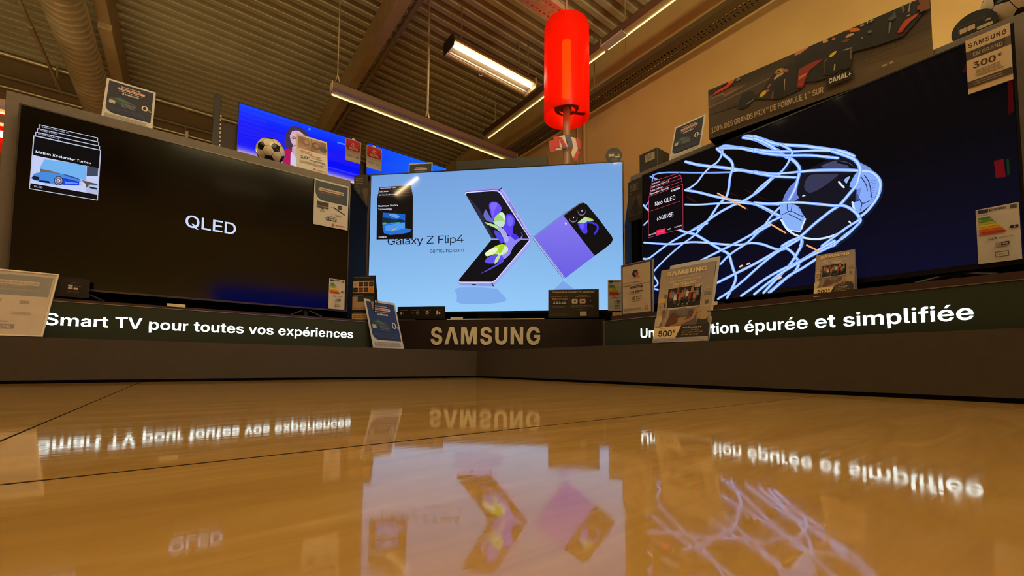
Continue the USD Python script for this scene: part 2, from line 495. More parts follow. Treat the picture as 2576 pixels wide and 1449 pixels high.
b = thing('ceiling_beam', 'broad tan roof beam beside the round pipe', 'beam', (1.77, -1, 4.24), kind='structure')
obj('web', box((1.79, BY, 4.27), (1.87, FY, CZ + .004), .004), 'concrete', b)
obj('flange', box((1.765, BY, 4.24), (1.895, FY, 4.275), .006), 'concrete', b)
b = thing('ceiling_beam', 'tan roof beam beside the ribbed spiral duct', 'beam', (-1.05, -1, 4.2), kind='structure')
obj('web', box((-1.0, BY, 4.2), (-.875, FY, CZ + .004), .008), 'concrete', b)
obj('haunch', box((-.995, 6.9, 4.12), (-.86, FY, 4.2), .008), 'concrete', b)

# pipe run beside the beam, with its clips
p = thing('round_pipe', 'round grey pipe clipped along the broad tan beam', 'pipe', (1.985, 0, 4.3))
obj('pipe', rod((1.985, 1.5, 4.3), (1.985, FY - .02, 4.3), .034, 14), 'pipe', p, smooth=40)
for yy in np.arange(4.3, 9.2, .335):
    obj('clip', box((1.895, yy - .03, 4.30), (1.99, yy + .03, 4.345), .004), 'concrete', p)
p = thing('brace_pipe', 'thin pale pipe slanting up the upper left corner', 'pipe', (-1.70, 0, 4.3))
obj('pipe', rod((-1.70, 4.5, 4.3), (-1.69, FY - .02, 4.3), .022), 'galvanised', p, smooth=40)
obj('coupling', rod((-1.70, 7.72, 4.3), (-1.70, 7.9, 4.3), .032), 'galvanised', p, smooth=40)
obj('hanger', rod((-1.72, 9.2, 4.64), (-1.72, 9.2, 4.3), .014), 'galvanised', p)

# spiral duct
d = thing('spiral_duct', 'large ribbed metal ventilation duct hanging under the deck', 'duct', (-1.215, 0, 4.05))
dr, dz = .183, 4.05
ys_ = np.arange(2.0, FY - .01, .0125)
rad = dr + .013 * np.maximum(0, np.sin(2 * np.pi * ys_ / .1125)) ** 3
obj('duct_wall', tube(np.stack([np.full_like(ys_, -1.215), ys_, np.full_like(ys_, dz)], 1), rad, 30), 'galvanised', d, smooth=60)
for yy in (3.2, 6.2, 8.6):
    obj('strap', cat(rod((-1.215 - dr, yy, dz), (-1.215 - dr, yy, CZ + .01), .008), rod((-1.215 + dr, yy, dz), (-1.215 + dr, yy, CZ + .01), .008)), 'galvanised', d)

# far wall rails
for k, (z, r, lab) in enumerate(((4.62, .03, 'upper pale rail running along the far brown wall'), (4.29, .022, 'middle dark rail along the far brown wall'), (4.13, .018, 'lowest thin rail above the tan band of the far wall'))):
    t = thing('wall_rail', lab, 'rail', (-3, FY - .07, z))
    obj('rail', rod((BX + .01, FY - .07, z), (WX - .6, FY - .07, z), r), 'galvanised' if k != 1 else 'pipe', t, smooth=40)
    for xx in (-3.3, -.15, 1.2):
        obj('bracket', box((xx - .03, FY - .075, z - .02), (xx + .03, FY + .004, z + .02)), 'galvanised', t)
obj('trim_1', box((BX, FY - .03, 3.86), (WX, FY + .01, 4.07), .004), 'wall_brown', label='tan band along the far brown wall', cat='trim', kind='structure')
obj('wall_post', box((-.16, FY - .1, 4.0), (-.11, FY - .02, 4.2), .004), 'white', label='small white upright bracket on the far wall rails', cat='bracket')

# right wall: conduits, cable tray, thin trim
for x_, r_, lab in ((1470, .022, 'pale vertical conduit behind the red lamp, nearer the racing banner'), (1453, .012, 'thin vertical conduit behind the red lamp, nearer the middle screen'), (1164, .012, 'thin vertical conduit in the far corner above the black box')):
    q = at(x_, 370, 0, WX - .03)
    obj('conduit', rod((WX - .03, q[1], 0.3), (WX - .03, q[1], CZ + .03), r_), 'wall_trim', smooth=40, label=lab, cat='conduit')
q0, q1 = at(1487.6, 279.5, 0, WX), at(1897.6, 20.7, 0, WX)
obj('trim_2', box((WX - .015, BY, q1[2] - .012), (WX + .005, FY, q1[2] + .012)), 'wall_trim', label='thin pale trim line along the cream wall below the cable tray', cat='trim', kind='structure')
ct = thing('wall_cable_tray', 'perforated metal cable tray running along the cream wall', 'cable tray', (4.35, 3, 3.75))
slots = [sbox(4.30 + .075 * c, y_, 4.345 + .075 * c, y_ + .018) for c in (0, 1) for y_ in np.arange(1.0, 7.6, .045)]
obj('tray_bottom', fext(Frame((0, 0, 3.75), (1, 0, 0), (0, 1, 0)), sbox(4.21, -2, 4.49, FY - .2).difference(shapely.MultiPolygon(slots)), -.0015, .0015), 'cable_tray', ct)
obj('tray_side', box((4.205, -2, 3.748), (4.212, FY - .2, 3.81)), 'cable_tray', ct)
obj('tray_side', box((4.488, -2, 3.748), (4.495, FY - .2, 3.81)), 'cable_tray', ct)
for k in range(5):
    obj('cable', tube([(4.26 + .045 * k + .008 * math.sin(3 * y_ + k), y_, 3.765) for y_ in np.linspace(-2, FY - .25, 40)], .011, 6), 'black_plastic', ct, smooth=60)
for x_, y_top in ((1487, 240), (1562, 185)):
    q = at(x_, y_top, 2, 3.81)
    obj('suspension', rod((4.35, q[1], 3.755), (4.35, q[1], CZ + .03), .006 if x_ == 1487 else .004), 'pipe', ct)

# ------------------------------------------------------------------ luminaires
def trough(name, label, a, b, near, w=.105, h=.10, lamp='led_strip', cables=(), lipm='trough_lip', group=None, cat_='light fixture'):
    """A trough lamp from a to b (bottom near edge); near: horizontal unit vector from the far side to the near side."""
    a, b, near = map(lambda v: np.array(v, float), (a, b, near))
    L = np.linalg.norm(b - a)
    ex = (b - a) / L
    t = thing(name, label, cat_, tuple(a), group=group)
    def bar(u0, u1, n0, n1, z0, z1, ch=0):
        m = box((u0, n0, z0), (u1, n1, z1), ch)
        v = m.vertices.copy()
        m.vertices = a + v[:, :1] * ex - v[:, 1:2] * near + v[:, 2:3] * np.array([0, 0, 1.0])
        if np.linalg.det(np.stack([ex, -near, [0, 0, 1]])) < 0: m.invert()
        return m
    obj('near_side', bar(0, L, 0, .004, .03, h), 'trough_skin', t)
    obj('near_lip', bar(0, L, -.001, .006, 0, .03), lipm, t)
    obj('far_side', bar(0, L, w - .004, w, 0, h), 'trough_skin', t)
    obj('housing_top', bar(0, L, 0, w, h - .004, h), 'trough_skin', t)
    rf = obj('reflector', bar(.004, L - .004, .006, w - .004, .002, .006), 'reflector', t)
    obj('end_cap', bar(-.004, 0, 0, w, 0, h), 'reflector', t)
    obj('end_cap', bar(L, L + .004, 0, w, 0, h), 'reflector', t)
    obj('led_strip', bar(.015, L - .015, w - .016, w - .006, -.010, .002), lamp, rf)
    for u, r in cables:
        p0 = a + ex * u - near * w / 2 + np.array([0, 0, h])
        top = np.array([p0[0], p0[1], CZ + .02])
        obj('suspension_cable', cat(rod(p0 + ex * .03, p0 + np.array([0, 0, .12]), r * .8, 6), rod(p0 - ex * .03, p0 + np.array([0, 0, .12]), r * .8, 6), rod(p0 + np.array([0, 0, .12]), top, r, 6)), 'galvanised', t)
    return t
trough('trough_light', 'long brown trough light hanging over the middle screen', (1.125, 4.605, 3.0), (3.62, 4.605, 3.0), (0, -1, 0), cables=((.06, .006), (1.12, .013)))
trough('trough_light', 'trough light along the cream wall, far one of two in line', (4.035, 3.44, 4.15), (4.035, 6.13, 4.15), (-1, 0, 0), w=.115, lipm='trough_skin', cables=((.3, .006), (2.4, .006)))
tb = trough('trough_light', 'trough light along the cream wall, near one cut by the top edge', (4.035, .6, 4.15), (4.035, 3.42, 4.15), (-1, 0, 0), w=.115, lipm='trough_skin', cables=((.3, .006), (2.5, .006)))
obj('joint_cover', box((4.022, 3.1, 4.142), (4.135, 3.44, 4.158), .002), 'white', tb)

t = thing('tube_light', 'bare lit fluorescent tube light under the ribbed deck', 'light fixture', (3.1, 4.55, 4.02))
obj('spine', box((2.46, 4.44, 4.11), (3.80, 4.60, 4.19), .006), 'trough_skin', t)
obj('reflector', box((2.48, 4.41, 4.085), (3.78, 4.66, 4.11), .003), 'reflector', t)
obj('reflector_lip', box((2.48, 4.655, 4.045), (3.78, 4.665, 4.112)), 'reflector', t)
obj('end_plate', box((2.452, 4.42, 4.03), (2.472, 4.665, 4.19), .003), 'dark_grey', t)
obj('end_plate', box((3.79, 4.42, 4.03), (3.812, 4.665, 4.19), .003), 'reflector', t)
obj('tube', rod((2.50, 4.475, 4.055), (3.76, 4.475, 4.055), .017, 14), 'tube_light', t, smooth=60, label='glowing white tube')
obj('spare_tube', rod((2.50, 4.60, 4.055), (3.76, 4.60, 4.055), .013, 12), 'white', t, smooth=60, label='unlit tube')
for xx, yy in ((2.62, 4.5), (3.55, 4.5), (3.72, 4.5)):
    obj('hanger_rod', rod((xx, yy, 4.18), (xx, yy, CZ + .03), .008), 'pipe', t)
obj('pull_ring', tube([(3.02 + .025 * math.cos(a), 4.668, 4.03 - .02 * math.sin(a)) for a in np.linspace(-.3, 3.4, 12)], .003, 6), 'white', t)

# unseen lamps placed to light the shop; a few are mirrored in the screens
def unseen_bare_tube(x0, x1, y_, z_, label, group=None, lamp='unseen_room_lamp', stand=False):
    t = thing('unseen_tube', label, 'light fixture', (x0, y_, z_), group=group)
    obj('spine', box((x0, y_ - .03, z_ + .07), (x1, y_ + .03, z_ + .12), .004), 'trough_skin', t)
    for xx in (x0 + .02, x1 - .02):
        obj('holder', box((xx - .012, y_ - .02, z_ - .02), (xx + .012, y_ + .02, z_ + .07)), 'white', t)
        obj('post' if stand else 'hanger_rod', rod((xx, y_ + .04, 0), (xx, y_ + .04, z_ + .1), .015, 8) if stand else rod((xx, y_, z_ + .12), (xx, y_, CZ + .02), .005, 6), 'pipe', t)
    obj('tube', rod((x0 + .03, y_, z_), (x1 - .03, y_, z_), .018, 12), lamp, t, smooth=60)
t = thing('unseen_skirted_trough', 'unseen short skirted trough light placed to mirror in the middle screen', 'light fixture', (-3.2, 1.5, 3.4))
obj('skirt', box((-3.2, 1.505, 3.28), (-2.2, 1.51, 3.5)), 'trough_skin', t)  # skirt keeps this unseen lamp from mirroring in the right screen
obj('housing', box((-3.2, 1.51, 3.45), (-2.2, 1.60, 3.5), .003), 'trough_skin', t)
obj('led_strip', box((-3.19, 1.525, 3.42), (-2.21, 1.555, 3.45)), 'unseen_skirt_lamp', t)
for xx in (-3.1, -2.3):
    obj('hanger_rod', rod((xx, 1.55, 3.5), (xx, 1.55, CZ + .02), .005, 6), 'pipe', t)
for yy in (-2.8, -1.5, -.2, 1.1):  # rows out of view, placed to light the room
    for x0, x1 in ((-.3, 1.0), (1.2, 2.5)):
        unseen_bare_tube(x0, x1, yy, 3.9, 'bare tube light out of view behind the viewer, placed to light the shop', 'unseen tube rows behind the viewer')
trough('unseen_trough', 'unseen trough light placed to mirror faintly in the left screen', (.35, -5.0, 3.9), (1.35, -5.0, 3.9), (0, -1, 0), lamp='unseen_soft_strip', w=.2, cables=((.1, .005), (.9, .005)))  # lamp out of view, sends a streak into the left screen
gd = thing('added_counter', 'added low counter out of view, hiding the tubes that light the wall', 'counter', (-4, -6.6, 0))  # added counter, hides the tubes behind it
obj('front', box((-6, -6.62, 0), (4.2, -6.58, .75), .003), 'dark_grey', gd)
obj('base', box((-6, -7.2, 0), (4.2, -6.625, .3), .003), 'dark_grey', gd)
for x0 in (-5.5, -3.1, -.7, 1.7):  # unseen tubes lighting the wall that the left screen mirrors
    unseen_bare_tube(x0, x0 + 2.2, -6.95, .42, 'unseen bare tube light behind the added counter, placed to light the wall behind the viewer', 'unseen tubes behind the added counter', stand=True)
unseen_bare_tube(-3.2, -1.0, 2.5, 3.9, 'unseen bare tube light left of the viewer, placed to light the shop')  # out of view, placed to light the left of the shop
for k, yy in enumerate((4.3, 5.6)):  # unseen tubes behind the left board, placed to light the deck
    unseen_bare_tube(-4.2, -.4, yy, (1.62, 2.1)[k], ('unseen bare tube light behind the left display board, placed to light the deck', 'farther unseen bare tube light behind the left display board, placed to light the deck')[k], lamp='unseen_deck_lamp', stand=True)

# ------------------------------------------------------------------ display furniture
PZ = .2045                                    # plinth top
LY, RX = 2.76, 1.7826                         # plinth fronts
SUM = 4.62                                    # x + y of the corner fascia front
def prism(pts, z0, z1):
    g = Polygon(pts)
    m = trimesh.creation.extrude_polygon(g, z1 - z0, engine='earcut')
    m.apply_translation((0, 0, z0))
    return m
pl = thing('display_plinth', 'long low grey-brown plinth under the left screen', 'plinth', (-.6, 2.76, 0))
obj('body', prism([(-2.6, LY), (RX - .0008, LY), (RX - .0008, SUM - .012 - RX), (1.17, SUM - .012 - 1.17), (-2.6, SUM - 1.182)], .0145, PZ), 'plinth', pl)
obj('kick_strip', prism([(-2.6, LY + .03), (1.5, LY + .03), (1.17, 3.3), (-2.6, 3.3)], 0, .0145), 'kick', pl)
pr = thing('display_plinth', 'long low grey-brown plinth under the right screen', 'plinth', (1.78, .5, 0))
obj('body', prism([(RX, -1.6), (2.46, -1.6), (2.46, SUM - .012 - 2.46), (RX + .001, SUM - .012 - RX), (RX, LY)], .0145, PZ), 'plinth', pr)
obj('kick_strip', prism([(RX + .03, -1.6), (2.4, -1.6), (2.4, 2.1), (RX + .03, 2.7)], 0, .0145), 'kick', pr)

FL = Frame((0, 2.93, 0), (1, 0, 0))            # left screen
FR = Frame((1.915, 0, 0), (0, -1, 0))           # right screen
FC = Frame((1.2018, 3.5036, 0), (1, -1, 0))    # corner screen

# brown risers under the screens
zrl = at(480, 774, 1, 2.852)[2]
zrr = at(2176, 725, 0, 1.838)[2]
rl = thing('riser', 'dark brown riser ledge carrying the left screen', 'riser', (0, 2.8, PZ))
obj('ledge', prism([(-.95, 2.852), (1.0, 2.852), (1.0, 3.5), (-.95, 3.5)], PZ, zrl), 'riser', rl)
rr = thing('riser', 'dark brown riser ledge carrying the right screen', 'riser', (1.82, .5, PZ))
obj('ledge', prism([(1.838, -1.0), (2.45, -1.0), (2.45, 1.50), (1.838, 1.50)], PZ, zrr), 'riser', rr)

# scrolling LED banners
def banner(fr, u0, u1, v0, v1, label, words, base_px, end_px, cap_px):
    t = thing('led_banner', label, 'sign', tuple(fr.to3([(u0, v0)])[0]))
    obj('panel', fbox(fr, u0, u1, v0, v1, -.014, 0, .001), 'led_panel', t)
    obj('edge_trim', fext(fr, sbox(u0, v0, u1, v1 + .003).difference(sbox(u0 + .003, v0 - 1, u1 - .003, v1)), -.014, .002), 'steel_edge', t)
    pc = Pic(fr, z0=.0008)
    p0, p1, p2 = fr.px([base_px, end_px, cap_px])
    g = type_shape(words, 640, 96)
    kx = (p1[0] - p0[0]) / (g.bounds[2] - g.bounds[0])
    g = affinity.affine_transform(g, [kx, 0, 0, p2[1] - p0[1], p0[0] - kx * g.bounds[0], p0[1]])
    word, edge = [], None
    for l in sorted(g.geoms, key=lambda a: a.bounds[0]) + [None]:
        if word and (l is None or l.bounds[0] - edge > .22 * (p2[1] - p0[1])):
            Pic(fr, z0=.0008).shape(shapely.MultiPolygon(word), (236, 255, 250)).build('word', 'led_display', t)
            word, edge = [], None
        if l is not None:
            word.append(l)
            edge = max(edge or -9, l.bounds[2])
    return t
fbl = Frame((0, 2.837, 0), (1, 0, 0))
banner(fbl, -.95, 1.0, PZ + .001, fbl.px([(480, 781)])[0, 1], 'dark green electronic banner with white words under the left screen',
       'Smart TV pour toutes vos expériences', (111, 817.5), (888, 854.5), (118, 787.5))
fbr = Frame((1.824, 0, 0), (0, -1, 0))
ub = fbr.px([(1519.5, 840)])[0, 0]
banner(fbr, ub, 1.0, PZ + .001, fbr.px([(1900, 771)])[0, 1], 'dark green electronic banner with white words under the right screen',
       'Une navigation épurée et simplifiée', (1611.5, 850.5), (2450, 800.5), (1611.5, 826.5))

# corner cabinet with its raised letters
FF = Frame((SUM - 2, 2.0, 0), (1, -1, 0))
FF.o = np.array([SUM / 2, SUM / 2, 0.0])
z_f = FF.px([(1369, 803)])[0, 1]
uf0, uf1 = FF.px([(985, 850)])[0, 0] - .03, FF.px([(1512, 840)])[0, 0]
cc_ = thing('corner_cabinet', 'dark brown corner fascia with large pale raised letters', 'cabinet', tuple(FF.to3([(0, 0)])[0]))
obj('body', fbox(FF, uf0, uf1, 0, z_f, -.3, 0, .002), 'fascia', cc_)
obj('side_filler', fbox(FF, uf1 + .001, FF.px([(1522, 840)])[0, 0], 0, z_f - .004, -.3, -.01), 'riser', cc_)
a, b_ = FF.px([(1084, 867)])[0], FF.px([(1359, 866)])[0]
cap = FF.px([(1110, 824)])[0, 1] - a[1]
g = type_shape('SΛMSUNG', 800, 96, .09)
kx = (b_[0] - a[0]) / (g.bounds[2] - g.bounds[0])
g = affinity.affine_transform(g, [kx, 0, 0, cap, a[0] - kx * g.bounds[0], a[1]])
for letter in sorted(g.geoms, key=lambda q: q.bounds[0]):
    obj('letter', fext(FF, letter, 0, .008), 'cream', cc_)
obj('price_rail', fbox(FF, FF.px([(1125, 803)])[0, 0], FF.px([(1369, 800)])[0, 0], z_f, z_f + .008, -.012, .002), 'cream', cc_, label='thin white strip')

# display walls behind the screens
FBL = Frame((0, 2.995, 0), (1, 0, 0))
FBR = Frame((1.98, 0, 0), (0, -1, 0))
tl, tr_ = FBL.px([(16, 220.5), (882.2, 458.7)])
zbl = (tl[1] + tr_[1]) / 2
bl = thing('display_wall', 'grey-brown board framing the left screen', 'display board', tuple(FBL.to3([(tl[0], PZ)])[0]))
obj('board', fbox(FBL, tl[0], tr_[0], zrl + .07, zbl, -.09, 0, .002), 'board', bl)
obj('lower_panel', fbox(FBL, tl[0], tr_[0], zrl, zrl + .0695, -.08, -.004), 'black_board', bl)
q = FBR.px([(2176, 190), (2346.5, 126.5), (1586, 447.5), (1614, 500)])
zbr = q[:3, 1].mean()
br = thing('display_wall', 'grey-brown board framing the right screen', 'display board', tuple(FBR.to3([(q[2, 0], PZ)])[0]))
u_e = .20
obj('board', fbox(FBR, q[3, 0], u_e, zrr + .06, zbr, -.09, 0, .002), 'board', br)
obj('cap_strip', fbox(FBR, q[2, 0], q[3, 0] - .0005, zbr - .03, zbr, -.09, 0, .002), 'board', br)
obj('dark_edge', fbox(FBR, q[2, 0], q[3, 0] - .0005, zrr, zbr - .0305, -.05, -.004), 'black_board', br)
obj('lower_panel', fbox(FBR, q[3, 0], u_e, zrr, zrr + .0595, -.08, -.004), 'black_board', br)
wt = thing('unseen_tube_cabinet', 'unseen cabinet behind the right display board with a tube placed to light the cream wall', 'light fixture', (3.55, -1.4, 0))  # out of view, lights the cream wall from below
obj('cabinet', box((3.3, -1.5, 0), (3.8, 2.2, 1.80), .004), 'dark_grey', wt)
obj('spine', box((3.5, -1.4, 1.801), (3.56, 2.1, 1.83), .004), 'trough_skin', wt)
obj('tube', rod((3.53, -1.38, 1.86), (3.53, 2.08, 1.86), .016, 12), 'unseen_wash_lamp', wt, smooth=60)
obj('holder', cat(box((3.52, -1.4, 1.83), (3.54, -1.38, 1.88)), box((3.52, 2.08, 1.83), (3.54, 2.1, 1.88))), 'trough_skin', wt)
# black infill boards between the screens
def infill(p0, p1, z0, z1, label, cap):
    ex = np.array([p1[0] - p0[0], p1[1] - p0[1], 0.0])
    fr = Frame((p0[0], p0[1], 0), ex)
    if fr.n @ (EYE - fr.o) < 0: fr = Frame((p1[0], p1[1], 0), -ex)
    L = np.linalg.norm(ex)
    t = thing('infill_board', label, 'display board', (p0[0], p0[1], z0))
    obj('board', fbox(fr, 0, L, z0, z1 - .03, -.03, 0), 'black_board', t)
    obj('cap_strip', fbox(fr, 0, L, z1 - .03, z1, -.032, .002), cap, t)
xl = tr_[0]
infill((xl + .006, 3.03), (1.135, 3.43), .42, zbl, 'black infill board between left and middle screens', 'black_board')
infill((2.60, 1.99), (2.0, -q[2, 0] + .012), .37, zbr, 'black infill board between middle and right screens', 'board')

rk = thing('dark_backing_rack', 'black backing rack placed behind the middle screen to keep the gap below it dark', 'rack', tuple(FF.to3([(0, 0)], -.36)[0]))  # backing placed to darken the gap under the screen; shelf carries the carton
obj('panel', fbox(FF, uf0 + .1, uf1 + .12, z_f - .02, z_f + .96, -.362, -.345), 'black_board', rk)
obj('shelf', fbox(FF, uf0 + .3, uf1 - .2, z_f + .94, z_f + .96, -.344, -.195), 'black_board', rk)

# ------------------------------------------------------------------ televisions
screens = {}
def television(fr, TLp, TRp, BRp, BLp, label, bez=.007, chin=.012, edge='bezel_black', feet=(), depth=.045, floor_z=None):
    q = fr.px([TLp, TRp, BRp, BLp])
    u0, u1, v0, v1 = (q[0, 0] + q[3, 0]) / 2, (q[1, 0] + q[2, 0]) / 2, (q[2, 1] + q[3, 1]) / 2, (q[0, 1] + q[1, 1]) / 2
    t = thing('television', label, 'television', tuple(fr.to3([((u0 + u1) / 2, floor_z or v0)])[0]))
    obj('bezel', ring(fr, u0 - bez, u1 + bez, v0 - chin, v1 + bez, bez, -.02, .003, wb=chin), edge, t)
    obj('back_shell', fbox(fr, u0 - bez + .002, u1 + bez - .002, v0 - chin + .002, v1 + bez - .002, -depth, -.021, .006), 'black_plastic', t)
    screens[t] = obj('screen', fbox(fr, u0, u1, v0, v1, -.02, 0), 'screen_glass', t)
    if floor_z is None:
        obj('wall_mount', fbox(fr, (u0 + u1) / 2 - .2, (u0 + u1) / 2 + .2, (v0 + v1) / 2 - .15, (v0 + v1) / 2 + .15, -.1, -depth - .0005), 'black_plastic', t)
    for f in feet:
        m = cat(fbox(fr, f - .012, f + .012, floor_z, v0 - chin + .004, -.035, -.021), rod(fr.to3([(f - .09, floor_z + .006)], .015)[0], fr.to3([(f, v0 - chin)], -.022)[0], .006, 8),
                rod(fr.to3([(f + .09, floor_z + .006)], .015)[0], fr.to3([(f, v0 - chin)], -.022)[0], .006, 8))
        obj('foot', m, 'black_plastic', t)
    return t, (u0, u1, v0, v1)

# --- left set: dark start screen
tvl, (u0, u1, v0, v1) = television(FL, (52, 262), (882, 475), (868, 780), (22, 712), 'large television with a black screen and white letters, at left', bez=.006, chin=.010, edge='bezel_steel', feet=(-.42, .6), floor_z=zrl)
pc = Pic(FL, z0=.0006)
p = FL.px([(466, 570.5), (593, 590.5), (466, 540)])
pc.text('QLED', p[0, 0], p[0, 1], p[2, 1] - p[0, 1], (205, 222, 255), w=p[1, 0] - p[0, 0], wt=560, size=96)
C7 = lambda pts: crop(pts, 6.3, 60, 290)
def outline_card(pts, w, c, fill=(9, 9, 13)):
    pc.px(C7(pts), fill)
    pc.pxline(C7(pts + pts[:1]), w, c, smooth=0)
G7 = (186, 192, 214)
outline_card([(245, 150), (1170, 360), (1165, 420), (240, 215)], .0035, G7)
outline_card([(218, 210), (1187, 430), (1182, 485), (212, 270)], .0035, G7)
outline_card([(190, 270), (1202, 492), (1198, 550), (185, 325)], .0035, G7)
outline_card([(160, 328), (1217, 558), (1165, 1348), (95, 1165)], .004, G7)
pc.px(C7([(142, 632), (1188, 842), (1166, 1262), (105, 1080)]), (196, 206, 246))
pc.px(C7([(330, 700), (620, 735), (990, 800), (990, 1050), (260, 900), (262, 820)]), (112, 178, 240))
pc.px(C7([(1000, 808), (1180, 838), (1172, 968), (996, 960)]), (62, 70, 92))
pc.px(C7([(265, 850), (420, 880), (600, 930), (520, 950), (262, 915)]), (120, 98, 82))
pc.px(C7([(900, 1010), (1175, 1090), (1170, 1250), (985, 1230), (985, 1090), (900, 1060)]), (178, 186, 224))
pc.px(C7([(920, 1030), (1170, 1095), (1165, 1120), (1050, 1100), (990, 1150), (980, 1090)]), (92, 76, 72))
pc.px(C7([(130, 985), (180, 925), (330, 905), (560, 930), (780, 985), (905, 1040), (915, 1085), (890, 1115), (480, 1100), (250, 1055), (130, 1010)]), (66, 140, 226), smooth=3)
pc.px(C7([(560, 985), (700, 1010), (900, 1060), (890, 1110), (620, 1100)]), (22, 62, 214))
pc.px(C7([(640, 1050), (860, 1075), (850, 1095), (660, 1085)]), (96, 152, 250))
pc.px(C7([(125, 990), (160, 960), (250, 985), (240, 1030), (150, 1020)]), (28, 26, 44))
pc.px(C7([(240, 1030), (400, 1045), (420, 1080), (250, 1055)]), (24, 22, 60))
pc.px(C7([(600, 930), (700, 950), (860, 1000), (900, 1030), (700, 975)]), (70, 66, 140))
for r_, c_ in ((72, (26, 26, 40)), (62, (150, 152, 190)), (46, (92, 88, 110)), (30, (205, 208, 235)), (14, (120, 120, 150))):
    pc.px(C7([(552 + r_ * math.cos(a), 1040 + r_ * 1.02 * math.sin(a)) for a in np.linspace(0, 6.283, 18, endpoint=False)]), c_)
pc.px(C7([(880, 1060), (915, 1045), (925, 1085), (900, 1125), (880, 1110)]), (190, 196, 230))
pc.px(C7([(1030, 1100), (1170, 1110), (1165, 1140), (1040, 1120)]), (130, 210, 250))
pc.px(C7([(1030, 1130), (1165, 1160), (1160, 1185), (1050, 1160)]), (26, 34, 66))
pc.px(C7([(110, 1080), (1165, 1262), (1160, 1340), (100, 1160)]), (8, 8, 12))
def fr_text(pc, t, a, b, top, c, wt=600):
    p = pc.fr.px([a, b, top])
    pc.text(t, p[0, 0], p[0, 1], p[2, 1] - p[0, 1], c, w=p[1, 0] - p[0, 0], wt=wt, size=36)
c7 = lambda x, y: C7([(x, y)])[0]
fr_text(pc, 'Motion Xcelerator Turbo+', c7(190, 600), c7(1070, 775), c7(190, 562), (225, 235, 255), 700)
fr_text(pc, 'Quantum Processor 4K', c7(285, 197), c7(718, 287), c7(285, 176), G7)
fr_text(pc, 'Dolby Atmos', c7(258, 252), c7(535, 305), c7(258, 232), G7)
fr_text(pc, 'Direct Full Array', c7(232, 312), c7(565, 382), c7(232, 292), G7)
fr_text(pc, 'QLED', c7(165, 1142), c7(300, 1165), c7(165, 1114), G7, 700)
pc.build('picture', 'display', screens[tvl], label='start screen with white word and small feature cards')

# --- right set: ball in a net
tvr, (u0, u1, v0, v1) = television(FR, (1620, 443), (2548, 63), (2573, 660), (1619, 764), 'large television showing a ball caught in a glowing net, at right', bez=.006, chin=.016, edge='bezel_black', feet=(-1.0, -.2), floor_z=zrr)
pc = Pic(FR, z0=.0006, step=.00008)
pc.grid(u0 + .001, v0 + .001, u1 - .001, v1 - .001, lambda x, y: np.array([5, 5, 9]) + np.array([4, 6, 30]) * max(0, 1 - (y - v0) / (v1 - v0) * 1.5), 4, 12)
NB, NW = (128, 170, 264), (196, 228, 300)
c3 = lambda pts: crop(pts, 5.797, 1600, 330)
c4 = lambda pts: crop(pts, 4.997, 1900, 330)
c5 = lambda pts: crop(pts, 5.152, 1600, 560)
def net(pts, w=.0115, c=NB):
    pc.pxline(pts, w, c)
    if w > .008:
        pc.pxline(pts, w * .45, NW)
# faint red and green crowd streaks
for a in ([(2436, 150), (2452, 165), (2450, 180), (2420, 182)], [(2536, 190), (2546, 175), (2550, 280), (2536, 290)]):
    pc.px(a, (60, 4, 6))
pc.px([(2500, 405), (2525, 400), (2530, 445), (2505, 448)], (96, 10, 16))
pc.px([(2531, 402), (2538, 400), (2541, 440), (2534, 442)], (10, 40, 18))
for a in ([(1250, 880), (1400, 900), (1500, 960), (1300, 900)], [(1550, 830), (1700, 900), (1980, 1040), (1700, 930)], [(900, 540), (1150, 575), (1300, 600), (1000, 570)], [(720, 930), (850, 1000), (900, 1060), (760, 990)]):
    pc.px(c3(a), (42, 14, 14))
for pts, w in (
    ([(720, 445), (900, 490), (1150, 520), (1410, 550), (1700, 600), (2000, 655), (2087, 660)], .014), ([(250, 640), (400, 605), (800, 605), (1150, 605), (1390, 600)], .008), ([(1390, 598), (1500, 575), (1750, 595), (2087, 625)], .009),
    ([(1180, 255), (1300, 360), (1390, 440), (1415, 530), (1390, 610), (1370, 700), (1350, 860), (1310, 970), (1200, 1080), (1060, 1290), (900, 1449)], .0125), ([(1265, 250), (1250, 350), (1190, 450), (1080, 530), (980, 630), (900, 740), (800, 820), (720, 860)], .011),
    ([(720, 860), (900, 890), (1100, 940), (1300, 985), (1420, 1010), (1570, 1030), (1750, 1070), (1900, 1140), (2087, 1240)], .0125), ([(2087, 640), (1990, 690), (1850, 830), (1700, 940), (1550, 1030), (1400, 1090), (1200, 1200), (1000, 1340), (830, 1440)], .0125),
    ([(720, 1070), (900, 1075), (1200, 1055), (1450, 1040), (1700, 1060), (2087, 1070)], .0095), ([(1220, 245), (1300, 215), (1500, 240), (1800, 280), (2087, 300)], .012), ([(1220, 250), (1500, 250), (1700, 290), (1900, 330), (2087, 350)], .012),
    ([(1570, 92), (1640, 78), (1800, 110), (2000, 180), (2087, 200)], .016), ([(1570, 95), (1750, 130), (1900, 200), (2087, 290)], .013), ([(210, 660), (350, 725)], .008), ([(265, 650), (245, 700), (240, 800)], .007),
    ([(115, 1080), (140, 1110), (200, 1170)], .010), ([(140, 1100), (180, 1050), (210, 1000)], .008), ([(120, 1370), (200, 1290)], .009)):
    net(c3(pts), w)
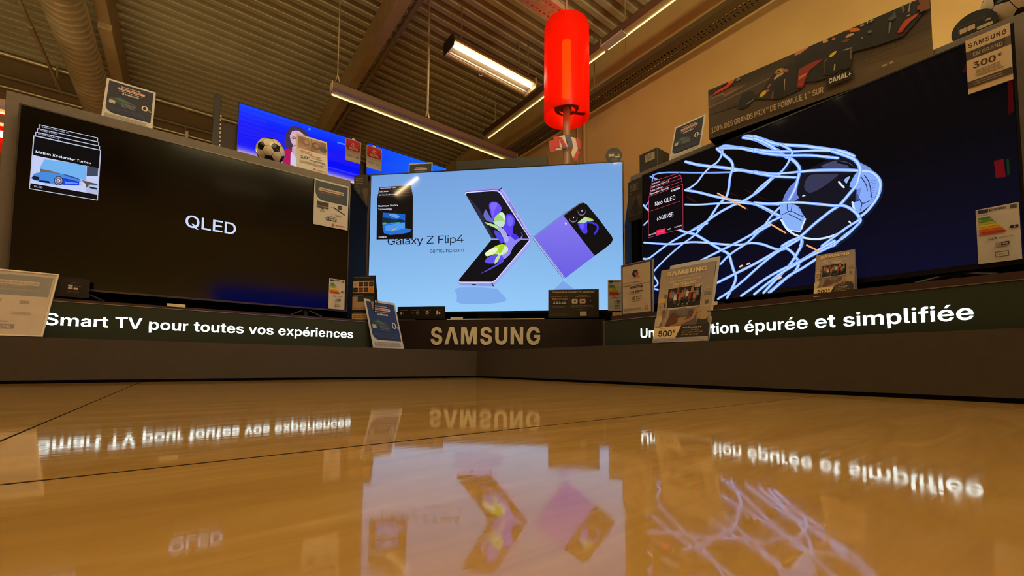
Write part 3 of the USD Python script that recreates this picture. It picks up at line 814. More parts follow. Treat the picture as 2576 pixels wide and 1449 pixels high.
for pts, w in (
    ([(550, 90), (660, 130), (780, 160), (950, 260), (1100, 350), (1180, 390), (1215, 430), (1240, 520), (1270, 620), (1295, 680), (1290, 760), (1240, 870), (1185, 975)], .0125), ([(930, 10), (780, 80), (680, 130), (550, 200), (420, 280), (300, 370), (170, 465), (100, 470)], .0115),
    ([(880, 40), (770, 160), (620, 270), (500, 370), (380, 480), (240, 630), (235, 690), (290, 790), (225, 850), (290, 870)], .010), ([(110, 260), (300, 275), (500, 280), (720, 255), (950, 265), (1150, 285), (1350, 290), (1500, 265), (1650, 285), (1800, 340), (1900, 350), (1960, 340), (2030, 390), (2070, 440), (2110, 500)], .0105),
    ([(1740, 20), (1550, 130), (1350, 240), (1110, 360), (850, 490)], .0115), ([(1750, 30), (1600, 120), (1450, 260), (1230, 410), (1100, 540)], .0105), ([(2400, 10), (2250, 110), (2140, 190), (1900, 330), (1700, 450), (1500, 560), (1300, 660), (1060, 780)], .0125),
    ([(2150, 200), (1950, 320), (1800, 410), (1600, 570), (1400, 750), (1240, 880), (1070, 990)], .011), ([(2150, 200), (2155, 280), (2100, 390), (2060, 460), (1980, 570), (1880, 680), (1800, 760), (1660, 910)], .0115),
    ([(2110, 500), (2110, 560), (2050, 650), (1900, 760), (1730, 905)], .0115), ([(2576, 240), (2400, 340), (2110, 510), (1900, 610), (1700, 720), (1500, 860), (1370, 950)], .0115), ([(2576, 290), (2300, 420), (2100, 530), (1900, 650), (1700, 800), (1540, 930)], .0115), ([(2350, 470), (2150, 600), (1990, 690), (1900, 770), (1750, 900)], .011)):
    net(c5(pts), w)
# the ball
pc.px(c4([(1055, 345), (950, 355), (800, 420), (650, 500), (520, 610), (420, 740), (350, 880), (318, 1000), (330, 1120), (380, 1200), (450, 1270), (560, 1330), (700, 1355), (830, 1355), (1000, 1310), (1150, 1250), (1300, 1130), (1450, 990), (1550, 830), (1580, 680), (1540, 560), (1450, 450), (1300, 370), (1200, 345)]), (20, 20, 32), smooth=2)
pc.px(c4([(620, 700), (690, 560), (900, 545), (1050, 545), (960, 630), (800, 740), (680, 780)]), (56, 56, 84), smooth=3)
pc.px(c4([(830, 450), (1000, 380), (1150, 390), (1230, 450), (1000, 480)]), (70, 72, 104), smooth=3)
pc.px(c4([(330, 910), (440, 920), (545, 945), (600, 1040), (640, 1110), (590, 1190), (575, 1260), (450, 1255), (380, 1180), (335, 1090), (320, 1000)]), (138, 178, 248), smooth=2)
pc.px(c4([(350, 880), (420, 730), (510, 640), (540, 700), (530, 800), (560, 845), (460, 895)]), (108, 128, 206), smooth=2)
pc.px(c4([(1190, 705), (1230, 600), (1290, 520), (1400, 510), (1500, 560), (1550, 650), (1550, 730), (1500, 860), (1420, 960), (1300, 1040), (1240, 1000), (1240, 900), (1310, 880), (1280, 800), (1280, 740)]), (136, 172, 248), smooth=2)
pc.px(c4([(1220, 365), (1320, 400), (1440, 460), (1545, 570), (1400, 505), (1330, 490)]), (118, 150, 232))
pc.px(c4([(1120, 620), (1180, 560), (1215, 580), (1150, 670)]), (150, 182, 236))
for s_ in ([(410, 920), (415, 1000), (455, 1010), (470, 920)], [(345, 1055), (455, 1012), (560, 1060), (620, 1085)], [(420, 1045), (500, 1080), (590, 1130)], [(1290, 800), (1350, 910), (1440, 880)], [(1350, 910), (1330, 1000)], [(1380, 560), (1440, 660), (1470, 840)], [(1330, 570), (1400, 680), (1415, 760)], [(640, 690), (760, 650), (920, 630)]):
    pc.pxline(c4(s_), .0026, (42, 52, 104), smooth=3)
for k in range(12):
    y_ = 620 + k * 30
    pc.pxline(c4([(1440 + 2 * k, y_), (1520 - 4 * k, y_ + 12)]), .0014, (96, 122, 206), smooth=0)
    pc.pxline(c4([(1270, 760 + 12 * k), (1340 - 3 * k, 720 + 13 * k)]), .0016, (84, 104, 190), smooth=0)
    pc.pxline(c4([(545 + 6 * k, 960 + 22 * k), (575 + 5 * k, 950 + 22 * k)]), .0016, (60, 70, 140), smooth=0)
for s_, w in (([(1060, 645), (1090, 680), (1125, 715)], .006), ([(640, 1110), (610, 1180), (590, 1240)], .006), ([(1190, 1140), (1210, 1165)], .005), ([(1230, 900), (1255, 1000)], .006), ([(450, 1250), (575, 1270)], .004), ([(610, 822), (635, 815)], .005), ([(340, 1120), (400, 1220), (480, 1290), (570, 1330), (700, 1358), (850, 1355), (1000, 1315), (1110, 1265)], .0075)):
    pc.pxline(c4(s_), w, (214, 236, 255))
for s_ in ([(1250, 520), (1200, 620), (1150, 720)], [(1100, 600), (1250, 545)], [(1050, 400), (1180, 430), (1255, 500)]):
    pc.pxline(c4(s_), .007, (14, 14, 24))
for pts, w in (
    ([(0, 75), (200, 150), (350, 180), (600, 195), (800, 220), (1000, 250), (1130, 275), (1250, 330)], .013), ([(0, 100), (150, 160), (270, 240), (380, 320), (480, 370), (550, 440), (570, 510), (540, 640), (510, 740), (440, 870)], .0125), ([(0, 235), (150, 260), (450, 265), (750, 255), (980, 260)], .0095),
    ([(0, 255), (150, 290), (400, 315), (700, 315), (1050, 350)], .0105), ([(330, 180), (430, 230), (480, 280), (450, 330), (430, 400), (350, 510), (250, 575), (100, 690), (0, 790)], .0095), ([(0, 515), (180, 545), (350, 540), (570, 520)], .0095), ([(0, 530), (250, 575), (520, 590)], .0105),
    ([(570, 520), (750, 505), (900, 500), (1150, 500), (1330, 510), (1450, 520), (1530, 570), (1575, 640), (1580, 720), (1550, 830), (1480, 940), (1400, 1030), (1320, 1090)], .011), ([(980, 265), (1150, 320), (1260, 370), (1310, 430), (1330, 500), (1310, 600), (1280, 690), (1200, 790), (1070, 940), (950, 1020), (750, 1180), (580, 1330), (450, 1390), (350, 1449)], .0115),
    ([(0, 905), (200, 920), (350, 910), (550, 905), (750, 920), (1000, 945), (1120, 945), (1220, 990), (1290, 1050), (1330, 1110)], .0105), ([(0, 920), (150, 980), (300, 1060), (330, 1080)], .010), ([(320, 970), (230, 1060), (100, 1230), (0, 1320)], .010), ([(330, 1090), (200, 1150), (0, 1270)], .010),
    ([(1330, 1110), (1330, 1150), (1250, 1230), (1100, 1350), (1000, 1449)], .0095), ([(1310, 1130), (1150, 1230), (1000, 1340), (850, 1449)], .0095), ([(1300, 1180), (1150, 1330), (950, 1449)], .0085), ([(590, 1350), (598, 1400), (580, 1449)], .0095)):
    net(c4(pts), w)
for a in (c3([(1210, 915), (1615, 1135)]), c4([(215, 1180), (395, 1285)]), c5([(2230, 300), (2400, 385)])):
    pc.pxline(a, .006, (255, 172, 110), smooth=0)
for x_, y_ in ((1380, 570), (1475, 540), (1880, 722)):
    pc.pxline(c5([(x_ - 14, y_ + 6), (x_ + 14, y_ - 6)]), .008, (255, 196, 160), smooth=0)
RED = (196, 62, 84)
def rcard(pts, fill=(10, 8, 14), w=.0022):
    pc.px(pts, fill)
    pc.pxline(pts + pts[:1], w, RED, smooth=0)
rcard(c3([(255, 745), (660, 617), (664, 650), (250, 800)]))
rcard(c3([(244, 795), (674, 655), (680, 700), (240, 855)]))
rcard(c3([(234, 850), (684, 698), (692, 742), (228, 912)]))
rcard(c3([(222, 905), (695, 740), (700, 790), (215, 965)]))
rcard(c3([(213, 965), (705, 785), (710, 1425), (205, 1562)]))
k3 = lambda x, y: c3([(x, y)])[0]
for t_, a_, b_2, c_, wt in (('Dolby Atmos', k3(258, 792), k3(370, 750), k3(258, 772), 600), ('Neural Quantum Processor 4K', k3(248, 838), k3(512, 748), k3(248, 818), 600), ('Infinity One Design', k3(238, 893), k3(410, 832), k3(238, 873), 600), ('Quantum Matrix Technology', k3(232, 942), k3(500, 848), k3(232, 920), 600),
                         ('SΛMSUNG', k3(540, 898), k3(666, 852), k3(540, 870), 800), ('Neo QLED', k3(302, 1105), k3(598, 1010), k3(302, 1045), 500), ('65QN95B', k3(330, 1318), k3(570, 1248), k3(330, 1262), 480)):
    fr_text(pc, t_, a_, b_2, c_, (238, 240, 255), wt)
pc.pxline(c3([(240, 1175), (668, 1030)]), .002, RED, smooth=0)
pc.px(c5([(288, 108), (402, 78), (402, 146), (288, 172)]), (242, 38, 92))
k5 = lambda x, y: c5([(x, y)])[0]
fr_text(pc, 'Neo QLED', k5(305, 140), k5(385, 118), k5(305, 126), (255, 130, 160))
fr_text(pc, 'Neo QLED 8K', k5(192, 178), k5(280, 152), k5(192, 160), (230, 232, 250))
fr_text(pc, 'QLED', k5(434, 104), k5(474, 92), k5(434, 88), (230, 232, 250))
fr_text(pc, 'Crystal UHD', k5(520, 78), k5(618, 50), k5(520, 60), (230, 232, 250))
pc.build('picture', 'display', screens[tvr], label='ball caught in a blue-white net on black')

# --- corner set: folding phones on pale blue
tvc, (u0, u1, v0, v1) = television(FC, (932, 443), (1565.5, 406), (1569, 778), (927, 787.5), 'largest television showing two folding phones on pale blue, in the corner', bez=.008, chin=.014, edge='bezel_black', feet=(), floor_z=z_f)
obj('stand', cat(fbox(FC, .55, 1.45, z_f + .0005, z_f + .012, -.18, .0, .003), fbox(FC, .9, 1.1, z_f + .012, v0 + .05, -.075, -.046, .003)), 'black_plastic', tvc)
pc = Pic(FC, z0=.0006)
top_c, mid_c, bot_c = np.array([118, 163, 222]), np.array([132, 180, 232]), np.array([150, 204, 250])
def sky(x, y):
    t = (y - v0) / (v1 - v0)
    c = bot_c + (mid_c - bot_c) * min(1, t * 2) if t < .5 else mid_c + (top_c - mid_c) * (t - .5) * 2
    return c - np.array([10, 8, 4]) * abs((x - u0) / (u1 - u0) - .45) * .8
pc.grid(u0 + .001, v0 + .001, u1 - .001, v1 - .001, sky, 8, 12)
cp = lambda pts: crop(pts, 4.995, 1140, 450)
pc.px([(1152, 724), (1238, 725), (1258, 735), (1268, 760), (1160, 764), (1150, 745)], (126, 172, 236), smooth=3)
pc.px([(1392, 730), (1416, 706), (1445, 728)], (124, 166, 232))
pc.px(cp([(150, 185), (165, 150), (195, 132), (560, 106), (605, 115), (650, 150), (988, 705), (985, 725), (968, 755), (980, 785), (980, 815), (545, 1310), (490, 1350), (100, 1338), (68, 1310), (58, 1280), (478, 772), (478, 745)]), (150, 148, 234))
pc.px(cp([(600, 120), (640, 150), (985, 705), (965, 720), (590, 165), (570, 130)]), (170, 172, 246))
pc.px(cp([(965, 775), (978, 800), (540, 1305), (500, 1335), (480, 1320), (520, 1285)]), (168, 170, 246))
pc.pxline(cp([(165, 160), (500, 136), (570, 135), (610, 165), (965, 735)]), .003, (84, 80, 150), smooth=0)
pc.pxline(cp([(572, 150), (605, 118)]), .010, (60, 58, 96), smooth=0)
pc.pxline(cp([(480, 1300), (505, 1345)]), .010, (60, 58, 96), smooth=0)
pc.pxline(cp([(152, 192), (170, 172), (500, 148), (560, 152), (600, 185), (962, 752)]), .006, (232, 234, 255), smooth=0)
pc.pxline(cp([(62, 1282), (92, 1300), (490, 1300), (540, 1268), (966, 768)]), .006, (226, 230, 255), smooth=0)
pc.px(cp([(158, 196), (178, 180), (500, 156), (555, 162), (590, 190), (958, 752), (482, 750)]), lambda x, y: (24, 22, 32))
pc.px(cp([(482, 765), (960, 765), (538, 1262), (490, 1292), (95, 1292), (68, 1274)]), (17, 15, 20))
pc.px(cp([(158, 196), (240, 320), (478, 745), (520, 750), (420, 560), (330, 380)]), (44, 44, 66))
pc.pxline(cp([(705, 290), (790, 425)]), .008, (120, 118, 190), smooth=0)
pc.pxline(cp([(822, 490), (880, 605)]), .008, (120, 118, 190), smooth=0)
pc.px(cp([(238, 1322), (290, 1325), (280, 1338), (245, 1338)]), (20, 18, 30))
pc.pxline(cp([(345, 1330), (400, 1332)]), .003, (110, 108, 180), smooth=0)
for pts, c in (
    ([(390, 420), (384, 470), (420, 525), (500, 550), (512, 530), (460, 470), (412, 385)], (104, 108, 196)),
    ([(455, 315), (500, 287), (555, 300), (600, 345), (608, 390), (570, 440), (535, 470), (500, 520), (470, 430), (455, 370)], (104, 80, 250)),
    ([(470, 330), (510, 300), (560, 320), (520, 400), (500, 470)], (128, 106, 255)),
    ([(660, 470), (690, 445), (740, 455), (770, 500), (775, 560), (755, 610), (750, 690), (735, 715), (690, 705), (650, 650), (620, 610), (655, 550)], (92, 66, 244)),
    ([(690, 470), (735, 480), (755, 540), (720, 600), (680, 560)], (116, 104, 252)),
    ([(515, 650), (560, 660), (640, 740), (640, 790), (600, 810), (570, 760), (535, 720)], (78, 74, 228)),
    ([(640, 740), (720, 720), (770, 765), (840, 745), (866, 700), (845, 668), (872, 700), (860, 755), (800, 810), (750, 870), (715, 950), (680, 970), (690, 900), (660, 830), (640, 790)], (142, 130, 250)),
    ([(735, 715), (770, 690), (815, 720), (820, 750), (770, 765)], (70, 52, 226)),
    ([(535, 470), (600, 420), (640, 440), (655, 490), (655, 550), (620, 605), (540, 580), (510, 560), (512, 520)], (160, 216, 120)),
    ([(575, 450), (602, 422), (638, 440), (654, 490), (645, 520), (610, 470)], (218, 238, 220)),
    ([(520, 540), (600, 530), (650, 550), (620, 605), (540, 582)], (196, 222, 214)),
    ([(402, 546), (510, 575), (600, 620), (650, 700), (690, 770), (640, 740), (590, 670), (530, 620), (430, 575)], (184, 226, 150)),
    ([(560, 600), (640, 640), (700, 760), (660, 800), (630, 740)], (172, 172, 236)),
    ([(690, 880), (702, 950), (660, 1000), (630, 1000), (600, 950), (640, 900)], (150, 142, 246)),
    ([(400, 1040), (440, 985), (540, 950), (600, 950), (632, 1000), (600, 1030), (530, 1060), (430, 1062)], (96, 82, 238)),
    ([(405, 930), (460, 890), (560, 835), (640, 825), (682, 860), (688, 905), (640, 950), (570, 950), (520, 950), (430, 975), (402, 955)], (188, 228, 60)),
    ([(408, 932), (460, 892), (530, 865), (560, 885), (520, 935), (430, 970), (405, 952)], (234, 244, 206)),
    ([(620, 850), (680, 862), (686, 905), (600, 965), (560, 945)], (218, 232, 214)),
    ([(590, 850), (650, 835), (600, 930), (570, 920)], (168, 214, 20)),
    ([(600, 950), (560, 1040), (520, 1066), (540, 990)], (196, 226, 150)),
    ([(630, 1005), (635, 1040), (560, 1090), (450, 1150), (345, 1192), (480, 1115), (560, 1060)], (86, 78, 220))):
    pc.px(cp(pts), c, smooth=3)
cq = lambda pts: crop(pts, 6.04, 1320, 480)
pc.px(cq([(122, 728), (150, 695), (620, 1325), (585, 1338), (570, 1325)]), (176, 190, 244))
pc.pxline(cq([(125, 728), (580, 1334)]), .003, (56, 60, 110), smooth=0)
pc.pxline(cq([(150, 715), (600, 1330)]), .003, (66, 64, 132), smooth=0)
pc.px(cq([(130, 705), (150, 682), (670, 288), (600, 375), (150, 712)]), (112, 134, 212))
q = FC.px(cq([(150, 708), (585, 375), (1062, 990), (617, 1328)]))
pc.shape(Polygon(q), lambda x, y: np.array([106, 94, 228]) + np.array([26, 26, 10]) * min(1, max(0, (y - q[3, 1]) / (q[1, 1] - q[3, 1]))))
pc.px(cq([(585, 375), (700, 285), (830, 195), (880, 180), (940, 208), (1130, 440), (1325, 700), (1338, 745), (1312, 800), (1200, 890), (1062, 990)]), (12, 12, 16))
pc.pxline(cq([(592, 378), (835, 200), (885, 186)]), .0025, (150, 150, 170), smooth=0)
for x_, y_, r_ in ((865, 310, 52), (738, 412, 55)):
    ring_ = lambda r, dy=0: cq([(x_ + r * math.cos(a), y_ + dy + r * math.sin(a)) for a in np.linspace(0, 6.283, 20, endpoint=False)])
    pc.px(ring_(r_ + 8, 12), (120, 118, 140)); pc.px(ring_(r_ + 4), (18, 14, 18)); pc.px(ring_(r_ * .72), (44, 16, 22) if x_ < 800 else (24, 20, 26)); pc.px(ring_(r_ * .4), (14, 10, 14))
    pc.px(crop([(x_ + 4 + 8 * math.cos(a), y_ + 10 * math.sin(a)) for a in np.linspace(0, 6.283, 10, endpoint=False)], 6.04, 1320, 480), (225, 225, 240))
pc.px(cq([(624 + 16 * math.cos(a), 502 + 18 * math.sin(a)) for a in np.linspace(0, 6.283, 14, endpoint=False)]), (206, 202, 250))
pc.px(cq([(805, 490), (870, 470), (945, 480), (945, 560), (952, 640), (900, 656), (850, 600), (815, 530)]), (74, 58, 232), smooth=2)
pc.px(cq([(830, 505), (900, 500), (890, 600), (850, 570)]), (108, 96, 250))
pc.px(cq([(800, 490), (860, 440), (920, 398), (1030, 430), (1045, 458), (960, 480), (900, 492)]), (190, 220, 176))
pc.px(cq([(925, 400), (1030, 430), (1046, 458), (980, 442)]), (158, 206, 40))
pc.pxline(cq([(950, 485), (1020, 490), (1085, 520), (1110, 560), (1095, 610), (1060, 660)]), .016, (62, 52, 206))
p = FC.px([(976, 616.5), (1167, 611.5), (1167, 592)])
pc.text('Galaxy Z Flip4', p[0, 0], (p[0, 1] + p[1, 1]) / 2, p[2, 1] - p[1, 1], (26, 30, 52), w=p[1, 0] - p[0, 0], wt=430, size=96)
p = FC.px([(1083, 636.5), (1167, 634), (1167, 624)])
pc.text('samsung.com', p[0, 0], (p[0, 1] + p[1, 1]) / 2, (p[2, 1] - p[1, 1]) * 1.05, (44, 58, 96), w=p[1, 0] - p[0, 0], wt=400, size=64)
c8 = lambda pts: crop(pts, 8.05, 930, 440)
k8 = lambda x, y: c8([(x, y)])[0]
for pts in ([(205, 262), (848, 220), (850, 300), (200, 330)], [(190, 328), (860, 290), (862, 360), (186, 395)], [(175, 398), (872, 355), (875, 430), (170, 460)], [(160, 462), (887, 418), (877, 1298), (148, 1316)]):
    pc.px(c8(pts), (20, 15, 13))
    pc.pxline(c8(pts[:2]), .0035, (96, 52, 46), smooth=0)
for t_, a_, b_2, c_ in (('Motion Xcelerator Turbo+', (226, 292), (548, 276), (226, 270)), ('Dolby Atmos®', (212, 364), (398, 352), (212, 342)), ('Neo Quantum Processor', (196, 432), (548, 410), (196, 406)), ('Quantum Matrix', (182, 658), (582, 642), (182, 622)), ('Technology', (182, 728), (462, 716), (182, 690)), ('75QN85B', (186, 1285), (348, 1280), (186, 1252))):
    fr_text(pc, t_, k8(*a_), k8(*b_2), k8(*c_), (214, 226, 248), 640)
pc.px(c8([(275, 770), (728, 802), (724, 1085), (860, 1110), (820, 1170), (640, 1205), (420, 1225), (300, 1190), (270, 1080)]), (38, 112, 214))
pc.px(c8([(275, 770), (728, 802), (726, 930), (275, 880)]), (26, 96, 196))
pc.px(c8([(400, 810), (520, 800), (620, 850), (560, 885), (450, 850)]), (96, 158, 228), smooth=3)
pc.px(c8([(275, 870), (420, 885), (540, 915), (640, 905), (726, 935), (726, 965), (480, 985), (275, 985)]), (16, 44, 58), smooth=0)
pc.px(c8([(268, 975), (345, 972), (342, 1004), (268, 1012)]), (96, 190, 30))
pc.px(c8([(430, 978), (620, 968), (618, 982), (430, 998)]), (70, 196, 190))
pc.px(c8([(330, 1040), (560, 990), (726, 985), (724, 1085), (500, 1150), (330, 1140)]), (72, 152, 240))
pc.px(c8([(440, 1150), (500, 1090), (560, 1060), (530, 1110), (460, 1150)]), (206, 160, 120))
pc.pxline(c8([(510, 1085), (540, 1050)]), .004, (120, 60, 40), smooth=0)
pc.build('picture', 'display', screens[tvc], label='two lilac folding phones on a pale blue ground')

# --- blue news screens on the shelf behind
FB = Frame((0, 5.6, 0), (1, 0, 0))
fb0, fb1 = FB.px([(555, 300)])[0, 0], 3.1
bw = thing('rear_display_wall', 'dark brown display wall behind the blue screens', 'display board', tuple(FB.to3([(fb0, 0)])[0]))
obj('board', fbox(FB, fb0, fb1, 0, FB.px([(557, 294)])[0, 1], -.22, -.1, .003), 'riser', bw)
up = thing('shelf_upright', 'dark slotted shelf upright beside the blue screen', 'shelf post', tuple(FB.to3([(FB.px([(547, 300)])[0, 0], 0)])[0]))
ua, uz = FB.px([(538.5, 236)])[0], FB.px([(556, 236)])[0]
obj('post', fbox(FB, ua[0], uz[0], 0, ua[1], -.06, .03, .003), 'dark_grey', up)
obj('slot_strip', cat([fbox(FB, uz[0] + .001, uz[0] + .014, v_, v_ + .026, .0, .02) for v_ in np.arange(FB.px([(554, 370)])[0, 1], FB.px([(554, 294)])[0, 1], .047)]), 'cream', up, label='row of pale slots')
tb1, (u0, u1, v0, v1) = television(FB, (602, 260), (908, 357), (904, 463), (597, 388), 'blue television showing a newsreader in a crimson jacket', bez=.008, chin=.02, floor_z=None)
pc = Pic(FB, z0=.0006)
def blue(x, y):
    t = (y - v0) / (v1 - v0)
    c = np.array([0, 10, 250]) + np.array([0, 60, 5]) * max(0, t - .55) * 2
    if t < .2: c = c + (np.array([255, 222, 200]) - c) * (1 - t / .2) ** 1.5
    return c
pc.grid(u0, v0, u1, v1, blue, 6, 20)
cb = lambda pts: crop(pts, 4.77, 590, 240)
pc.px(cb([(600, 560), (620, 450), (650, 400), (690, 370), (760, 375), (820, 400), (870, 450), (905, 520), (900, 600), (760, 600), (700, 620), (690, 650), (640, 640), (605, 600)]), (60, 46, 74), smooth=3)
pc.px(cb([(560, 655), (640, 640), (700, 660), (760, 640), (900, 660), (940, 900), (580, 840)]), (176, 8, 86))
pc.px(cb([(672, 700), (700, 660), (800, 670), (800, 880), (670, 850)]), (206, 202, 236))
pc.px(cb([(690, 620), (760, 600), (770, 700), (740, 760), (690, 680)]), (206, 160, 178))
pc.px(cb([(665, 450), (690, 420), (760, 415), (820, 440), (840, 500), (820, 600), (770, 650), (730, 640), (690, 580), (668, 520)]), (216, 172, 190), smooth=3)
pc.px(cb([(650, 420), (700, 395), (790, 400), (840, 440), (880, 520), (840, 480), (770, 425), (690, 430), (672, 480)]), (66, 50, 76), smooth=2)
for s_, w, c in (([(692, 505), (712, 500), (735, 506)], .006, (60, 40, 60)), ([(770, 512), (795, 512), (815, 520)], .006, (60, 40, 60)), ([(695, 522), (715, 518), (732, 524)], .007, (44, 30, 48)), ([(775, 530), (795, 526), (812, 534)], .007, (44, 30, 48)), ([(745, 520), (740, 560), (752, 570)], .004, (176, 124, 144)), ([(715, 598), (740, 604), (768, 600)], .009, (176, 62, 104))):
    pc.pxline(cb(s_), w, c, smooth=3)
pc.px([(848, 356), (868, 362), (868, 366), (848, 360)], (60, 130, 255))
pc.px([(776, 322), (781, 322), (781, 328), (776, 328)], (50, 130, 255))
pc.build('picture', 'display', screens[tb1], label='newsreader with dark wavy hair on blue')
tb2, (u0, u1, v0, v1) = television(FB, (923, 362), (1122, 422), (1122, 470), (922, 466), 'plain blue television beside the newsreader screen', bez=.008, chin=.02)
pc = Pic(FB, z0=.0006)
pc.grid(u0, v0, u1, v1, lambda x, y: np.array([0, 62, 250]) + np.array([10, 50, 0]) * (x - u0) / (u1 - u0), 6, 3)
pc.build('picture', 'display', screens[tb2])
for (x_, y_, lab) in ((870, 346, 'red and white price tag on the newsreader screen'), (922.5, 364, 'red and white price tag on the plain blue screen')):
    f2 = FB.moved(.0085)
    a_, b_2 = f2.px([(x_, y_)])[0], f2.px([(x_ + 38.5, y_ + 11.5)])[0]
    W_, H_ = b_2[0] - a_[0], a_[1] - f2.px([(x_ - 1, y_ + 56)])[0, 1]
    fr = Frame(f2.to3([(a_[0], a_[1] - H_)])[0], (1, 0, 0))
    t = thing('price_tag', lab, 'price tag', tuple(fr.o))
    obj('card', fbox(fr, 0, W_, 0, H_, -.004, 0), 'paper', t)
    pc = Pic(fr, W_, H_)
    pc.rect(.03, .5, .97, .98, (198, 24, 30), .16)
    pc.rect(.03, .8, .5, .98, (198, 24, 30))
    pc.circle(.5, .76, .13, (235, 190, 180)); pc.circle(.5, .76, .10, (198, 24, 30)); pc.rect(.48, .71, .52, .81, (235, 190, 180))
    pc.lines(.22, .54, .8, .66, 2, (240, 205, 198))
    pc.lines(.1, .2, .45, .3, 2, (150, 140, 130)); pc.text('599€' if x_ < 900 else '799€', .62, .2, .07, (90, 80, 76), w=.26, wt=700)
    pc.build('printed_face', 'print', t)
    obj('clip', fbox(fr, W_ * .4, W_ * .6, H_ - .005, H_ + .02, -.008, .002), 'white', t)

FV = Frame((0, -3.0, 0), (-1, 0, 0))  # set out of view, gives the blue reflection in the left screen
tv6 = thing('television', 'unseen blue television placed behind the viewer to mirror in the left screen', 'television', (1.4, -3, 0))
obj('back_shell', fbox(FV, -2.5, -.32, .62, 1.46, -.05, -.002, .006), 'black_plastic', tv6)
pc = Pic(FV)
pc.grid(-2.48, .64, -.34, 1.44, lambda x, y: (0, 30 + 30 * (y - .64), 240), 3, 3)
pc.build('picture', 'display', tv6)
obj('pedestal', fbox(FV, -1.9, -.9, 0, .62, -.3, -.01, .005), 'dark_grey', tv6)

# ------------------------------------------------------------------ signs
NAVY, NAVY2, PAPER = (34, 52, 88), (28, 38, 62), (214, 202, 192)
def sheet(name, label, cat_, BL, ex, ey, W, H, back='paper', strut=.09, thick=.003, group=None):
    fr = Frame(BL, ex, ey)
    t = thing(name, label, cat_, tuple(fr.o), group)
    obj('panel', fbox(fr, 0, W, 0, H, -thick, 0), back, t)
    if strut:
        foot = fr.o + fr.ex * W * .5 - fr.n * (strut if strut is not True else .03)
        foot[2] = min(fr.o[2], (fr.o + fr.ex * W)[2]) + .002
        obj('support', cat(rod(fr.to3([(W * .5, H * .45)], -thick)[0], foot, .003, 6)), 'acrylic', t)
    return t, Pic(fr, W, H), fr

def blue_offer(pc, dark=False):
    n1 = (38, 56, 104) if not dark else (36, 36, 62)
    g = sbox(.05, .16, .95, .955)
    g = g.difference(sbox(.05, .16, .25, .16 + .2 * pc.sx / pc.sy).difference(Polygon([(.25 + .2 * math.cos(a), .16 + .2 * pc.sx / pc.sy * (1 + math.sin(a))) for a in np.linspace(math.pi, 1.5 * math.pi, 10)] + [(.25, .16 + .2 * pc.sx / pc.sy)])))
    pc.shape(g, n1)
    pc.lines(.3, .86, .72, .90, 1, (190, 176, 170))
    pc.rect(.24, .79, .78, .845, (226, 180, 160)); pc.lines(.27, .80, .75, .835, 1, (120, 90, 90))
    pc.lines(.26, .745, .80, .77, 1, (190, 190, 205))
    pc.text('SΛMSUNG', .5, .685, .038, (222, 222, 228), w=.34, wt=800, anchor='c')
    pc.poly([(.1, .52), (.3, .6), (.62, .5), (.62, .36), (.36, .42), (.1, .45)], (46, 74, 82))
    pc.poly([(.2, .54), (.32, .58), (.56, .5), (.4, .48)], (70, 108, 90))
    pc.lines(.34, .36, .64, .47, 3, (122, 120, 130))
    pc.rect(.1, .40, .22, .48, (198, 178, 160))
    pc.text('0', .74, .42, .13, (236, 222, 206), wt=600, w=.13); pc.text('%', .885, .42, .05, (190, 186, 190), w=.06)
    pc.lines(.12, .2, .9, .3, 4, (70, 84, 124))
    pc.lines(.06, .03, .94, .13, 4, (168, 160, 158))
    return pc

t, pc, _ = sheet('offer_sign', 'blue and white offer sign leaning left on the plinth corner', 'sign', (.977, 2.765, .2055), (.95, .31, 0), (-.127, .241, .962), .262, .344, strut=.05)
pc.fr  # leans back on its strut
blue_offer(pc).build('printed_face', 'print', t)
t, pc, _ = sheet('offer_sign', 'navy offer sign standing on top of the left display board', 'sign', (-.398, 3.02, zbl + .001), (1, .0, 0), (0, .35, .937), .205, .285)
blue_offer(pc, True).build('printed_face', 'print', t)
t, pc, _ = sheet('offer_sign', 'tilted navy offer sign on the right board beside the racing banner', 'sign', (1.9977, 1.2391, zbr + .001), (.047, -.998, .0), (.347, .05, .937), .169, .238)
blue_offer(pc, True).build('printed_face', 'print', t)
# small navy sign behind the corner set
f2 = FC.moved(-.10)
a_, b_2 = f2.px([(1026, 436)])[0], f2.px([(1086, 408)])[0]
t, pc, _ = sheet('offer_sign', 'small navy sign showing above the top edge of the middle screen', 'sign', f2.to3([(a_[0], a_[1] - .2)])[0], (1, -1, 0), (.02, -.02, 1), b_2[0] - a_[0], b_2[1] - a_[1] + .2, strut=False)
pc.rect(.04, .04, .96, .96, (44, 56, 72)); pc.lines(.3, .84, .75, .88, 1, (190, 170, 150)); pc.rect(.24, .78, .78, .82, (214, 180, 160)); pc.lines(.3, .70, .7, .75, 2, (150, 140, 130))
pc.build('printed_face', 'print', t)

